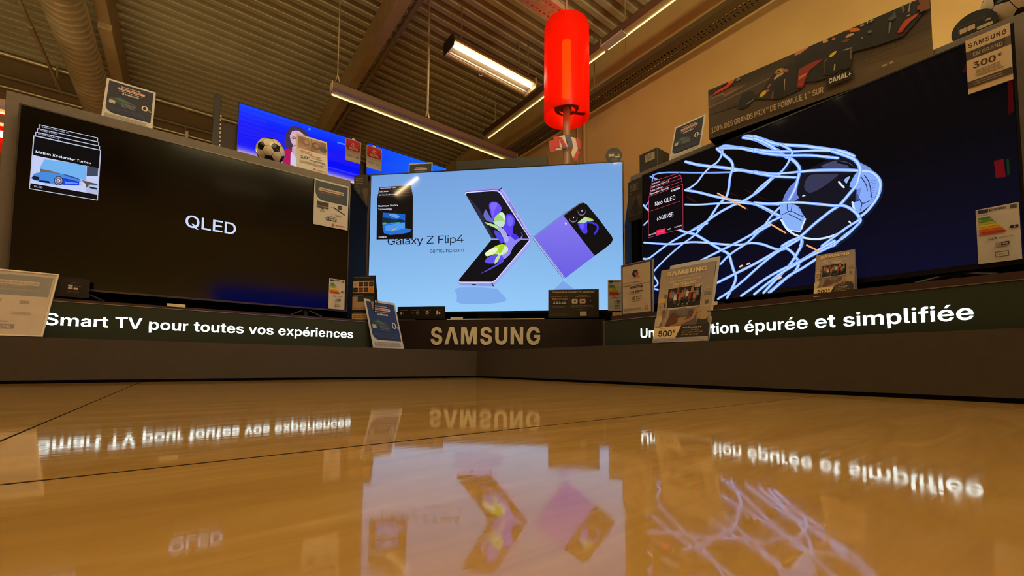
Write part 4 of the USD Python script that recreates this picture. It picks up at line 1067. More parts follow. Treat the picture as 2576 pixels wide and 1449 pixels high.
# 10 euro sign on the left board
t, pc, _ = sheet('offer_sign', 'pale sign with a food photo beside the small football', 'sign', (.5319, 3.03, zbl + .001), (1, -.02, 0), (.0, .2, .98), .195, .27)
pc.grid(.04, .6, .96, .95, lambda x, y: np.array([150, 108, 88]) + 30 * np.sin(9 * x) * np.cos(11 * y), 12, 6)
for x_, y_, r_, c_ in ((.3, .8, .13, (120, 78, 62)), (.32, .82, .07, (176, 128, 104)), (.62, .78, .15, (86, 56, 46)), (.64, .8, .08, (150, 104, 80)), (.86, .74, .12, (58, 50, 56))):
    pc.circle(x_, y_, r_, c_)
pc.rect(.47, .62, .50, .95, (92, 60, 48))
pc.lines(.12, .48, .52, .56, 2, (178, 84, 66)); pc.lines(.4, .44, .82, .49, 1, (186, 108, 88))
pc.text('10', .12, .33, .085, (74, 44, 38), w=.24, wt=800); pc.text('€', .37, .385, .035, (74, 44, 38), wt=800); pc.lines(.5, .39, .9, .43, 1, (150, 120, 110))
pc.text('cagnottés', .42, .315, .045, (86, 54, 46), w=.5, wt=800)
pc.lines(.1, .2, .92, .28, 3, (176, 152, 140)); pc.circle(.56, .1, .04, (190, 84, 76)); pc.lines(.63, .075, .94, .12, 1, (186, 112, 100))
pc.build('printed_face', 'print', t)

def framed(fr, pts, name, label, cat_, back='paper', thick=.003, n=0.0, **kw):
    q = fr.moved(n).px(pts)
    u0, u1, v0, v1 = q[:, 0].min(), q[:, 0].max(), q[:, 1].min(), q[:, 1].max()
    if len(q) == 4:
        u0, u1, v0, v1 = (q[0, 0] + q[3, 0]) / 2, (q[1, 0] + q[2, 0]) / 2, (q[2, 1] + q[3, 1]) / 2, (q[0, 1] + q[1, 1]) / 2
    f = fr.moved(n)
    return sheet(name, label, cat_, f.to3([(u0, v0)])[0], fr.ex, fr.ey, u1 - u0, v1 - v0, back, kw.get('strut', False), thick)

# white price poster stuck on the left screen
t, pc, _ = framed(FL, [(791.9, 448), (878.4, 470), (873.5, 580), (787.3, 562.7)], 'price_poster', 'white price poster with navy heading on the left screen', 'sign', n=.012, thick=.004)
g = sbox(.03, .55, .97, .965).difference(sbox(.03, .55, .25, .75).difference(Polygon([(.25 + .22 * math.cos(a), .75 + .2 * math.sin(a)) for a in np.linspace(math.pi, 1.5 * math.pi, 10)] + [(.25, .75)])))
pc.shape(g, (42, 54, 72)); pc.rect(.12, .76, .86, .83, (200, 180, 160)); pc.text('Faire équipe avec vous', .14, .775, .04, (60, 56, 60), w=.7, wt=700); pc.rect(.2, .72, .8, .735, (150, 70, 60))
pc.rect(.08, .38, .42, .52, (34, 30, 30)); pc.lines(.1, .4, .4, .44, 1, (150, 130, 110)); pc.rect(.22, .355, .28, .38, (34, 30, 30)); pc.text('+', .48, .42, .04, (110, 90, 80))
pc.poly([(.56, .44), (.9, .32), (.9, .345), (.56, .465)], (26, 22, 24)); pc.rect(.7, .43, .8, .52, (36, 30, 30), .02)
pc.lines(.18, .3, .34, .34, 2, (150, 126, 110)); pc.lines(.62, .26, .82, .30, 2, (150, 126, 110)); pc.text('à 1990€', .4, .215, .028, (90, 70, 60), w=.22, wt=600)
pc.rect(.36, .14, .66, .2, (44, 32, 30), .01); pc.text('1490€', .38, .152, .036, (222, 200, 180), w=.26, wt=800); pc.circle(.56, .06, .04, (196, 84, 70)); pc.lines(.63, .045, .95, .085, 1, (196, 110, 96))
pc.build('printed_face', 'print', t)

def energy(pc, num):
    pc.rect(.05, .915, .3, .98, (52, 48, 92)); pc.text('ENERG', .33, .925, .045, (72, 62, 92), w=.38, wt=800); pc.rect(.80, .91, .95, .975, (96, 86, 84)); pc.lines(.05, .87, .3, .89, 1, (150, 130, 120))
    for k, c in enumerate(((66, 138, 50), (96, 156, 56), (176, 188, 56), (226, 200, 40), (222, 160, 44), (212, 104, 40), (200, 44, 32))):
        y0, w = .80 - k * .047, .26 + k * .055
        pc.poly([(.06, y0), (.06 + w, y0), (.06 + w + .04, y0 + .02), (.06 + w, y0 + .04), (.06, y0 + .04)], c)
        pc.text('ABCDEFG'[k], .08, y0 + .009, .022, (236, 230, 220), wt=700)
    pc.poly([(.74, .585), (.80, .56), (.96, .56), (.96, .61), (.80, .61)], (34, 30, 32)); pc.text('F', .86, .568, .034, (230, 225, 220), wt=700)
    pc.text(num, .26, .41, .035, (60, 52, 48), w=.2, wt=800); pc.lines(.5, .412, .88, .44, 1, (150, 130, 116))
    pc.rect(.42, .29, .7, .345, (180, 160, 146)); pc.rect(.56, .285, .74, .345, (56, 42, 66)); pc.text('HDR', .58, .298, .03, (220, 210, 210), w=.13, wt=700); pc.lines(.36, .245, .75, .265, 1, (120, 104, 96))
    fr_ = sbox(.4, .08, .72, .18).difference(sbox(.42, .095, .70, .165))
    pc.shape(fr_, (120, 100, 80)); pc.lines(.48, .12, .62, .145, 1, (150, 130, 110))
    return pc
t, pc, _ = framed(FL, [(828.4, 700), (868.6, 705), (866, 779.5), (825.6, 775.8)], 'energy_label', 'energy label on the lower corner of the left screen', 'energy label', n=.010, thick=.002)
energy(pc, '141').build('printed_face', 'print', t)
t, pc, _ = framed(FR, [(2453.7, 529), (2563, 507.5), (2571.7, 651), (2461.7, 665)], 'energy_label', 'energy label on the lower corner of the right screen', 'energy label', n=.010, thick=.002)
energy(pc, '122').build('printed_face', 'print', t)
t, pc, _ = framed(FC, [(1529.4, 705.2), (1572, 703), (1572, 781), (1529, 782.5)], 'energy_label', 'energy label on the middle screen, half hidden by the framed sign', 'energy label', n=.012, thick=.002)
energy(pc, '143').build('printed_face', 'print', t)

# sign in a grey frame in front of the right riser
t, pc, fr = framed(FR, [(1563.5, 668), (1645, 649), (1643.3, 788), (1561.7, 796.6)], 'framed_sign', 'framed fibre offer sign with a three-petal emblem', 'sign', n=.068, thick=.006, strut=False, back='steel_edge')
pc.rect(.02, .015, .965, .985, (60, 70, 92)); pc.rect(.055, .045, .915, .955, (206, 188, 168))
for a in (90, 210, 330):
    e = affinity.scale(affinity.translate(affinity.rotate(affinity.scale(Point(0, 0).buffer(1, quad_segs=6), .075, .042), a + 90, origin=(0, 0)), .055 * math.cos(math.radians(a)), .055 * math.sin(math.radians(a))), 1, pc.sx / pc.sy, origin=(0, 0))
    pc.shape(affinity.translate(e, .46, .79), (196, 70, 40) if a == 330 else (44, 44, 66))
pc.text('bouygues', .34, .70, .022, (110, 104, 104), w=.26, wt=600)
pc.text('Le meilleur de la fibre', .08, .615, .022, (92, 76, 66), w=.55, wt=700); pc.text('Bouygues Telecom à petit prix !', .08, .565, .022, (92, 76, 66), w=.82, wt=700)
pc.rect(.3, .515, .68, .55, (56, 62, 74)); pc.lines(.33, .525, .65, .54, 1, (190, 180, 170))
pc.text('la fibre', .34, .425, .042, (60, 56, 58), w=.34, wt=800, slant=.2)
for k in range(3): pc.rect(.27 + .01 * k, .43 + .014 * k, .33, .436 + .014 * k, (90, 80, 76))
pc.lines(.3, .395, .68, .412, 1, (150, 128, 110))
pc.text('15', .33, .285, .062, (60, 46, 44), w=.13, wt=700); pc.text('€99', .48, .325, .03, (60, 46, 44), w=.17, wt=600); pc.text('/mois', .48, .287, .022, (80, 64, 58), w=.16)
pc.lines(.34, .25, .62, .272, 1, (150, 128, 110)); pc.shape(sbox(.24, .20, .76, .5).difference(sbox(.245, .203, .755, .497)), (178, 156, 138))
pc.lines(.09, .09, .68, .14, 3, (150, 130, 112)); pc.circle(.8, .13, .045, (206, 92, 60)); pc.circle(.8, .13, .025, (206, 188, 168)); pc.lines(.72, .085, .88, .10, 1, (206, 110, 84))
pc.build('printed_face', 'print', t)

# 500 euro leaflets
def offer500(pc, full=True):
    pc.grid(0, 0, 1, 1, lambda x, y: np.array([168, 152, 142]) + np.array([20, 10, -10]) * math.sin(3 * y + x), 4, 6)
    for y_ in (.30, .46, .58, .68):
        pc.rect(.0, y_, .22, y_ + .008, (196, 178, 160)); pc.rect(.82, y_ - .02, 1, y_ - .012, (196, 178, 160))
    pc.rect(.02, .54, .14, .60, (216, 186, 130))
    for x_, y_, w, h, c in ((.12, .595, .12, .05, (122, 112, 116)), (.88, .47, .07, .045, (110, 100, 98)), (.13, .47, .03, .06, (90, 84, 88)), (.05, .465, .02, .03, (110, 100, 96)), (.86, .58, .12, .04, (134, 124, 124))):
        pc.rect(x_, y_, x_ + w, y_ + h, c)
    pc.text('SΛMSUNG', .13, .895, .062, (246, 222, 170), w=.74, wt=850, track=.05)
    pc.text('du 21 novembre au 31 décembre 2022', .22, .855, .012, (226, 208, 176), w=.52)
    pc.text('vivez ce moment unique', .2, .805, .026, (238, 218, 180), w=.58, wt=500); pc.text('EN GRAND', .27, .745, .042, (246, 222, 170), w=.43, wt=600)
    pc.rect(.18, .445, .815, .728, (206, 190, 178)); pc.rect(.19, .455, .805, .72, (22, 20, 16))
    r2 = random.Random(3)
    for k in range(12):
        x_ = .25 + .045 * k; y_ = .55 + .05 * (k % 3 == 0) + .03 * (k % 2)
        c = [(206, 96, 46), (120, 128, 150), (222, 214, 200), (150, 60, 48), (200, 110, 60)][k % 5]
        pc.poly([(x_ - .03, y_), (x_ + .03, y_), (x_ + .025, y_ + .07), (x_ - .025, y_ + .07)], c); pc.circle(x_, y_ + .085, .016, (178, 124, 92))
        pc.rect(x_ - .022, y_ - .05, x_ + .022, y_, (40, 36, 44) if k % 2 else (92, 60, 50))
    pc.rect(.69, .69, .79, .715, (226, 214, 206)); pc.text('FREE', .70, .695, .014, (190, 60, 60), w=.08, wt=800)
    for x_ in (.42, .5, .58): pc.circle(x_, .49, .014, (150, 144, 128)); pc.rect(x_ - .02, .468, x_ + .02, .473, (130, 124, 110))
    pc.rect(.24, .43, .45, .44, (216, 200, 186)); pc.rect(.58, .43, .78, .44, (216, 200, 186))
    for x_, w in ((.27, .14), (.42, .1), (.53, .18)): pc.rect(x_, .34, x_ + w, .42, (112, 104, 104))
    pc.poly([(0, .2), (.0, .32), (.08, .36), (.13, .35), (.14, .3), (.1, .22)], (206, 190, 160)); pc.circle(.16, .385, .045, (150, 108, 84)); pc.circle(.155, .405, .035, (112, 102, 98))
    pc.poly([(.2, .2), (.24, .28), (.3, .37), (.36, .39), (.42, .36), (.43, .28), (.4, .2)], (104, 62, 42))
    pc.poly([(.55, .2), (.56, .28), (.66, .33), (.76, .3), (.8, .2)], (96, 88, 92)); pc.circle(.66, .37, .045, (92, 66, 60)); pc.poly([(.68, .3), (.74, .4), (.77, .41), (.77, .36), (.72, .28), (.5, .22), (.3, .2), (.3, .21)], (186, 128, 96))
    pc.circle(.9, .32, .075, (186, 160, 120)); pc.poly([(.78, .2), (.8, .28), (.95, .26), (1, .2)], (52, 46, 50))
    pc.poly([(0, .055), (.43, .055), (.52, .205), (0, .2)], (240, 214, 166)); pc.poly([(.43, .055), (1, .055), (1, .21), (.52, .205)], (44, 34, 28))
    pc.text('JUSQU’À', .12, .178, .01, (96, 70, 56), w=.1); pc.text('500', .1, .075, .08, (34, 20, 18), w=.26, wt=700); pc.text('€', .375, .118, .042, (34, 20, 18), w=.05, wt=600)
    pc.text('remboursés', .54, .165, .025, (226, 196, 156), w=.34, wt=700); pc.text('sur une sélection', .54, .135, .017, (190, 160, 126), w=.29, wt=500); pc.text('de TV QLED, Neo QLED', .54, .107, .017, (190, 160, 126), w=.36, wt=600); pc.text('et OLED Samsung*', .54, .079, .017, (206, 176, 140), w=.29, wt=600)
    pc.rect(0, 0, 1, .053, (176, 168, 170)); pc.lines(.03, .01, .97, .04, 2, (150, 142, 142))
    return pc
t, pc, fr = sheet('leaflet_stand', 'tall beige leaflet with family photo standing on the plinth', 'leaflet', (1.7885, 1.2045, .2055), (.03, -.9995, 0), (.204, .006, .979), .268, .373, strut=False)
offer500(pc).build('printed_face', 'print', t)
t, pc, fr = sheet('rear_sheet', 'grey bordered sheet peeking out behind the tall beige leaflet', 'sign', (1.799, 1.186, .2055), (.012, -.9999, -.0), (.196, -.055, .979), .245, .392, strut=False)
pc.rect(.03, .03, .95, .95, (84, 82, 90)); pc.lines(.1, .2, .9, .8, 8, (150, 140, 136)); pc.build('printed_face', 'print', t)
FS = Frame(at(2048.6, 750, 0, 1.848), (.02, -1, 0), (.2, .004, .98))
t = thing('tent_card', 'small folded beige leaflet standing before the right screen', 'leaflet', tuple(FS.o))
q = FS.px([(2056.4, 645.7), (2151, 626.6), (2149, 731), (2048.6, 740)])
W_, H_ = q[2, 0], q[1, 1]
FS.o = FS.o - FS.ey * ((FS.o[2] - zrr) / FS.ey[2]) if FS.o[2] > zrr else FS.o
H_ = FS.px([(2151, 626.6)])[0, 1]
obj('front_leaf', fbox(FS, 0, W_, 0, H_, -.0015, 0), 'paper', t)
apex0, apex1 = FS.to3([(0, H_)])[0], FS.to3([(W_, H_)])[0]
low0, low1 = FS.to3([(.0, .0)], -.05)[0], FS.to3([(W_, .0)], -.05)[0]
low0[2] = low1[2] = FS.o[2]
obj('rear_leaf', trimesh.convex.convex_hull(np.array([apex0, apex1, low0, low1, apex0 + (0.001, 0, 0), apex1 + (.001, 0, 0), low0 + (.001, 0, 0), low1 + (.001, 0, 0)])), 'paper', t)
offer500(Pic(FS, W_, H_)).build('printed_face', 'print', t)

# 300 euro hanging strip on the right screen
t, pc, _ = framed(FR, [(2428, 104), (2540.3, 56.5), (2549.3, 198.3), (2436.2, 237.8)], 'hanging_offer_strip', 'cream discount strip hung over the right screen corner', 'sign', n=.012, thick=.003)
pc.rect(0, 0, 1, 1, (214, 188, 150)); pc.text('SΛMSUNG', .06, .835, .085, (66, 48, 44), w=.86, wt=800, track=.12)
pc.rect(0, .62, 1, .78, (74, 62, 50)); pc.text('EN GRAND', .16, .655, .07, (176, 158, 130), w=.66, wt=700); pc.rect(.88, .62, 1, .78, (96, 84, 70))
pc.text('300', .14, .43, .115, (60, 42, 36), w=.52, wt=700); pc.text('€', .7, .49, .05, (60, 42, 36), w=.1, wt=700)
pc.lines(.2, .26, .82, .4, 4, (150, 126, 98)); pc.rect(0, .1, 1, .22, (74, 62, 54)); pc.lines(.14, .12, .85, .2, 2, (146, 124, 100))
pc.build('printed_face', 'print', t)

# clear-fronted sign at the left edge
t, pc, fr = sheet('acrylic_sign', 'white price sign in an acrylic holder at the lower left', 'sign', (-.512 - .24, 2.767, .2055), (1, .0, 0), (.07, .31, .948), .24, .31, back='paper', strut=False)
pc.rect(0, 0, 1, 1, (214, 188, 168)); pc.rect(.0, .63, .96, .955, (96, 92, 96)); pc.rect(.0, .80, .80, .865, (206, 178, 140)); pc.text('Faire équipe avec vous', .02, .815, .036, (84, 76, 76), w=.76, wt=700); pc.rect(.1, .775, .66, .79, (170, 104, 84)); pc.lines(.1, .7, .9, .74, 1, (140, 132, 128))
pc.rect(.62, .50, .74, .55, (150, 112, 98)); pc.rect(.3, .52, .4, .56, (150, 112, 98)); pc.lines(.55, .33, .8, .38, 2, (150, 118, 104)); pc.lines(.2, .2, .58, .24, 1, (150, 118, 104))
pc.rect(.2, .11, .64, .18, (92, 74, 66)); pc.text('1490€', .24, .122, .045, (214, 190, 168), w=.36, wt=800)
pc.build('printed_face', 'print', t)
obj('acrylic_cover', fbox(fr, -.004, .244, -.0, .314, .004, .0065), 'acrylic', t)
obj('holder_rim', ring(fr, -.006, .246, .0, .316, .006, -.002, .0066), 'cream', t)

# dark information cards
t, pc, fr = framed(Frame((0, 2.875, 0), (1, 0, 0)), [(128, 694), (227.5, 703), (223, 752), (126, 742)], 'information_card', 'dark card with small pale icons beside the acrylic sign', 'card', n=0, thick=.004, back='black_board')
fr.o[2] += 0
pc.rect(0, 0, 1, 1, (30, 22, 22)); pc.text('AIRPLAY TV', .52, .74, .03, (150, 134, 126), w=.24); pc.rect(.44, .54, .56, .64, (214, 190, 176), .02); pc.rect(.44, .40, .56, .5, (214, 190, 176), .02); pc.rect(.58, .4, .7, .5, (214, 190, 176), .02)
pc.lines(.6, .56, .82, .62, 1, (96, 82, 78)); pc.lines(.44, .2, .74, .34, 3, (88, 74, 70)); pc.build('printed_face', 'print', t)
t, pc, fr = framed(FC.moved(.05), [(1380, 729.5), (1504, 727.4), (1508.8, 799), (1378.4, 799.5)], 'information_card', 'black card about connected televisions before the middle screen', 'card', n=0, thick=.004, back='black_board', strut=True)
TAN = (206, 176, 140)
pc.rect(0, 0, 1, 1, (52, 44, 36)); pc.text('TÉLÉVISEUR CONNECTÉ SAMSUNG', .5, .885, .048, (214, 190, 158), w=.84, wt=800, anchor='c'); pc.text('NOUVELLE SMART TV 2022', .06, .745, .026, TAN, w=.33, wt=600); pc.text('APPLICATIONS', .6, .775, .026, TAN, w=.18); pc.text('OPÉRATEURS TÉLÉCOM', .54, .725, .026, TAN, w=.3)
pc.grid(.08, .63, .38, .71, lambda x, y: (150 + 50 * math.sin(20 * x), 100, 70), 6, 1); pc.rect(.08, .46, .38, .63, (26, 22, 20))
for k in range(5): pc.rect(.1 + .055 * k, .5, .14 + .055 * k, .54, (200, 190, 180)); pc.rect(.12 + .05 * k, .575, .135 + .05 * k, .595, (210, 190, 170))
pc.lines(.09, .34, .35, .43, 3, (130, 110, 90))
for k, c in enumerate(((222, 200, 170), (226, 190, 160), (40, 34, 30))): pc.rect(.47 + .155 * k, .50, .585 + .155 * k, .66, c, .015)
pc.circle(.53, .58, .022, (120, 100, 70)); pc.rect(.645, .56, .72, .60, (190, 60, 40)); pc.circle(.838, .6, .012, (200, 180, 160))
pc.lines(.46, .36, .92, .45, 3, (130, 110, 90)); pc.lines(.58, .255, .8, .31, 2, (130, 110, 90)); pc.rect(.63, .06, .76, .22, (206, 186, 158), .01); pc.lines(.03, .06, .38, .15, 3, (92, 80, 66))
pc.build('printed_face', 'print', t)
t, pc, fr = framed(FC.moved(.045), [(1000, 773), (1121.7, 769.4), (1117.7, 801), (1000, 802.5)], 'information_card', 'low black strip card with four icons before the middle screen', 'card', n=0, thick=.004, back='black_board', strut=True)
pc.rect(0, 0, 1, 1, (26, 22, 22))
for k in range(4):
    x_ = .03 + .245 * k
    pc.lines(x_ + .02, .66, x_ + .2, .72, 1, (150, 138, 130)); pc.lines(x_ + .02, .2, x_ + .19, .3, 2, (58, 48, 46)); pc.rect(x_ + .232, .1, x_ + .235, .85, (44, 38, 38))
pc.rect(.06, .36, .10, .56, (190, 182, 174)); pc.rect(.115, .38, .14, .54, (110, 100, 90)); pc.rect(.29, .44, .35, .5, (170, 160, 150)); pc.circle(.43, .48, .035, (160, 150, 110)); pc.circle(.43, .48, .027, (60, 54, 36)); pc.rect(.41, .46, .45, .5, (222, 210, 180))
pc.circle(.63, .5, .035, (196, 170, 156)); pc.circle(.63, .5, .018, (110, 92, 84)); pc.circle(.84, .56, .022, (220, 186, 164)); pc.circle(.835, .42, .022, (220, 186, 164)); pc.circle(.885, .44, .022, (220, 186, 164))
pc.build('printed_face', 'print', t)
fa = Frame((1.925, 1.925, 0), (1, -1, 0))
qa = fa.px([(882, 694), (944.6, 694), (942, 799), (884, 799)])
fa = Frame(fa.to3([(qa[3, 0], 0)])[0], (1, -1, 0))
W_, H0 = qa[2, 0] - qa[3, 0], zrl
H_ = qa[0, 1] - H0
fa.o[2] = H0
t = thing('leaflet_holder', 'dark brochure stand with rows of app icons by the left screen', 'leaflet', tuple(fa.o))
obj('front_leaf', fbox(fa, 0, W_, 0, H_, -.002, 0), 'black_board', t)
c0, c1 = fa.to3([(W_, 0)], -.075)[0], fa.to3([(0, 0)], -.075)[0]
a0, a1 = fa.to3([(W_, H_)], -.002)[0], fa.to3([(0, H_)], -.002)[0]
obj('rear_leaf', trimesh.convex.convex_hull(np.array([c0, c1, a0, a1, c0 + (.001, .001, 0), c1 + (.001, .001, 0), a0 + (.001, .001, 0), a1 + (.001, .001, 0)])), 'dark_grey', t)
pc = Pic(fa, W_, H_)
pc.rect(0, 0, 1, 1, (36, 32, 34)); pc.text('Samsung Smart TV Tizen', .05, .95, .022, (170, 150, 136), w=.7, wt=600); pc.lines(.08, .895, .3, .92, 1, (150, 120, 100)); pc.rect(.03, .61, .95, .88, (214, 176, 132), .02)
for k, c in enumerate(((222, 184, 140), (40, 34, 36), (54, 56, 64), (62, 44, 32), (30, 28, 28), (108, 58, 26), (58, 44, 36), (222, 140, 36))):
    x_, y_ = .06 + .225 * (k % 4), .76 - .125 * (k // 4)
    pc.rect(x_, y_, x_ + .19, y_ + .095, c, .02); pc.lines(x_ + .03, y_ + .035, x_ + .16, y_ + .06, 1, (190, 120, 70) if k in (0, 7) else (130, 120, 116))
pc.lines(.06, .545, .55, .57, 1, (140, 116, 96)); pc.rect(.03, .24, .95, .53, (190, 158, 122)); pc.rect(.26, .42, .95, .53, (52, 60, 66)); pc.lines(.06, .26, .6, .28, 1, (120, 96, 76))
pc.lines(.06, .175, .52, .2, 1, (150, 126, 104)); pc.rect(.03, .02, .95, .15, (214, 182, 140)); pc.lines(.1, .05, .85, .12, 2, (140, 112, 84))
pc.build('printed_face', 'print', t)

# small white shelf tags
for (fr, a_, b_2, z, lab) in ((Frame((0, 2.85, 0), (1, 0, 0)), (420.4, 761), (466.8, 769), zrl, 'small white tag on the ledge under the left screen'), (Frame((1.836, 0, 0), (0, -1, 0)), (1792, 795), (1806, 790), zrr, 'small white tag on the ledge under the right screen')):
    q = fr.px([a_, b_2])
    fr2 = Frame(fr.to3([(q[0, 0], z - .002)])[0], fr.ex)
    t = thing('shelf_tag', lab, 'tag', tuple(fr2.o))
    obj('tag', fbox(fr2, 0, q[1, 0] - q[0, 0], 0, .016, 0, .004, .001), 'cream', t)
q = FF.px([(1133, 798), (1164, 798)])
t = thing('shelf_tag', 'small white tag under the middle screen', 'tag', tuple(FF.to3([(q[0, 0], z_f + .008)])[0]))
obj('tag', fbox(FF, q[0, 0], q[1, 0], z_f + .008, z_f + .022, -.01, 0, .001), 'cream', t)

# upright posters with an armoured figure (plain silhouette)
def poster(fr, pts, label):
    t, pc, _ = framed(fr, pts, 'upright_poster', label, 'poster', n=0, thick=.004, back='black_board')
    pc.rect(0, 0, 1, 1, (40, 32, 28)); pc.grid(.0, .14, 1, .62, lambda x, y: np.array([52, 44, 42]) + np.array([34, 26, 16]) * max(0, 1 - abs(x - .75) * 1.6), 4, 4)
    pc.lines(.12, .74, .7, .92, 4, (128, 112, 96)); pc.rect(.16, .66, .28, .72, (74, 84, 40)); pc.poly([(.3, .16), (.34, .36), (.42, .5), (.52, .55), (.66, .5), (.72, .36), (.7, .16)], (24, 20, 18)); pc.circle(.52, .585, .07, (30, 24, 22))
    pc.poly([(.14, .24), (.36, .42), (.4, .38), (.2, .2)], (22, 18, 16)); pc.poly([(.66, .16), (.8, .34), (.9, .2), (.95, .16)], (38, 30, 22)); pc.rect(0, 0, 1, .12, (34, 26, 22))
    pc.build('printed_face', 'print', t)
    q = fr.px(pts)
    obj('stem', fbox(fr, q[0, 0] + .03, q[0, 0] + .05, zrl - .02 if fr.n[1] < -.1 else zrr, q[3, 1] + .05, -.009, -.0045), 'black_board', t)
poster(FC.moved(.015), [(891, 440), (925.5, 440), (924.5, 531), (889, 531)], 'narrow dark poster left of the middle screen')
poster(FR.moved(-.03), [(1581, 459), (1617.5, 446), (1616.5, 549), (1580, 561)], 'narrow dark poster right of the middle screen')

# ------------------------------------------------------------------ things on top of the boards
def football(c, r, label, rot, bottom=None):
    ico = trimesh.creation.icosahedron()
    V, Fc = np.array(ico.vertices), np.array(ico.faces)
    V /= np.linalg.norm(V, axis=1, keepdims=True)
    t = thing('football', label, 'football', (c[0], c[1], c[2] - r))
    Rm = trimesh.transformations.euler_matrix(*rot)[:3, :3]
    nb = {i: set() for i in range(12)}
    for f in Fc:
        for i in range(3): nb[f[i]] |= {f[(i + 1) % 3], f[(i + 2) % 3]}
    def cell(pts, m, nm):
        ctr = pts.mean(0); ctr /= np.linalg.norm(ctr)
        ax = np.cross(ctr, [.3, .5, .81]); ax /= np.linalg.norm(ax); ay = np.cross(ctr, ax)
        pts = pts[np.argsort(np.arctan2(pts @ ay, pts @ ax))]
        rings, n = [(.975, .992), (.93, 1.0), (.5, 1.004)], len(pts)
        edge = np.vstack([pts[i] + (pts[(i + 1) % n] - pts[i]) * s for i in range(n) for s in (0, .5)])
        vs = []
        for k, rr in rings:
            q = ctr + (edge - ctr) * k
            vs.append(q / np.linalg.norm(q, axis=1, keepdims=True) * rr)
        vs.append(ctr[None] * 1.005)
        vs = np.vstack(vs); e = len(edge); F = []
        for j in range(2):
            for i in range(e):
                a, b2 = j * e + i, j * e + (i + 1) % e
                F += [(a, b2, b2 + e), (a, b2 + e, a + e)]
        F += [(2 * e + i, 2 * e + (i + 1) % e, 3 * e) for i in range(e)]
        obj(nm, (c + r * (vs @ Rm.T), np.array(F)), m, t, smooth=True)
    for i in range(12):
        cell(np.array([V[i] + (V[j] - V[i]) / 3 for j in nb[i]]), 'ball_black', 'pentagon_panel')
    for f in Fc:
        cell(np.array([V[f[i]] + (V[f[j]] - V[f[i]]) / 3 for i in range(3) for j in range(3) if i != j]), 'ball_white', 'hexagon_panel')
    s = trimesh.creation.icosphere(2, r * .985); s.apply_translation(c)
    obj('core', s, 'ball_black', t, smooth=True)
q = at(680, 388, 1, 3.055)
football(np.array([q[0], 3.055, zbl + .079]), .082, 'small black and white football on the left board', (.35, .5, .9))
q = at(2566, -22, 0, 2.06)
football(np.array([2.06, q[1], zbr + .088]), .088, 'black and white football cut off at the upper right', (.1, 1.5, .3))

# racing banner
ex = np.array([.137, -.99, 0]); o = at(1783.8, 351, 0, 1.87)
FP = Frame(o, ex)
qq = FP.px([(1781.3, 228), (2341, 0), (2346, 123)])
W_, H_ = (qq[1, 0] + qq[2, 0]) / 2, qq[0, 1]
t = thing('racing_banner', 'long banner of racing cars above the right screen', 'banner', tuple(o))
obj('box', fbox(FP, 0, W_, 0, H_, -.15, 0, .002), 'black_board', t)
pc = Pic(FP, 1, 1, z0=.0005)
pc.grid(0, 0, W_, H_, lambda x, y: np.array([72, 56, 38]) + np.array([40, 36, 22]) * (x / W_) ** 1.5 * (y < H_ * .5) - np.array([20, 16, 12]) * (y > H_ * .75), 10, 8)
e1 = lambda pts: crop(pts, 6.9, 1770, 150)
e2 = lambda pts: crop(pts, 6.04, 2000, 0)
def clipped(pts, c, sm=0):
    q = FP.px(pts)
    if sm: q = curve(np.vstack([q, q[:1]]), sm)
    g = Polygon(q)
    pc.shape((g if g.is_valid else g.buffer(0)).intersection(sbox(.002, .002, W_ - .002, H_ - .002)), c)
for pts, c in (
    ([(80, 545), (500, 330), (950, 140), (1190, 5), (1190, 130), (700, 330), (300, 560), (85, 640)], (34, 26, 22)), ([(85, 640), (300, 540), (740, 420), (420, 620), (95, 830), (90, 720)], (96, 76, 60)), ([(330, 610), (740, 430), (600, 520), (370, 650)], (150, 92, 62)), ([(95, 820), (1180, 300), (1180, 320), (98, 850)], (120, 100, 78))):
    clipped(e1(pts), c)
for k in range(9):
    clipped(e1([(100 + 60 * k, 960 - 20 * k), (900 + 120 * k, 600 - 30 * k), (900 + 120 * k, 606 - 30 * k), (100 + 60 * k, 972 - 20 * k)]), (62, 48, 34))
    clipped(e2([(880, 880 + 22 * k - 10), (2060, 330 + 45 * k), (2060, 338 + 45 * k), (880, 886 + 22 * k - 10)]), (96, 80, 52) if k % 2 else (74, 58, 38))
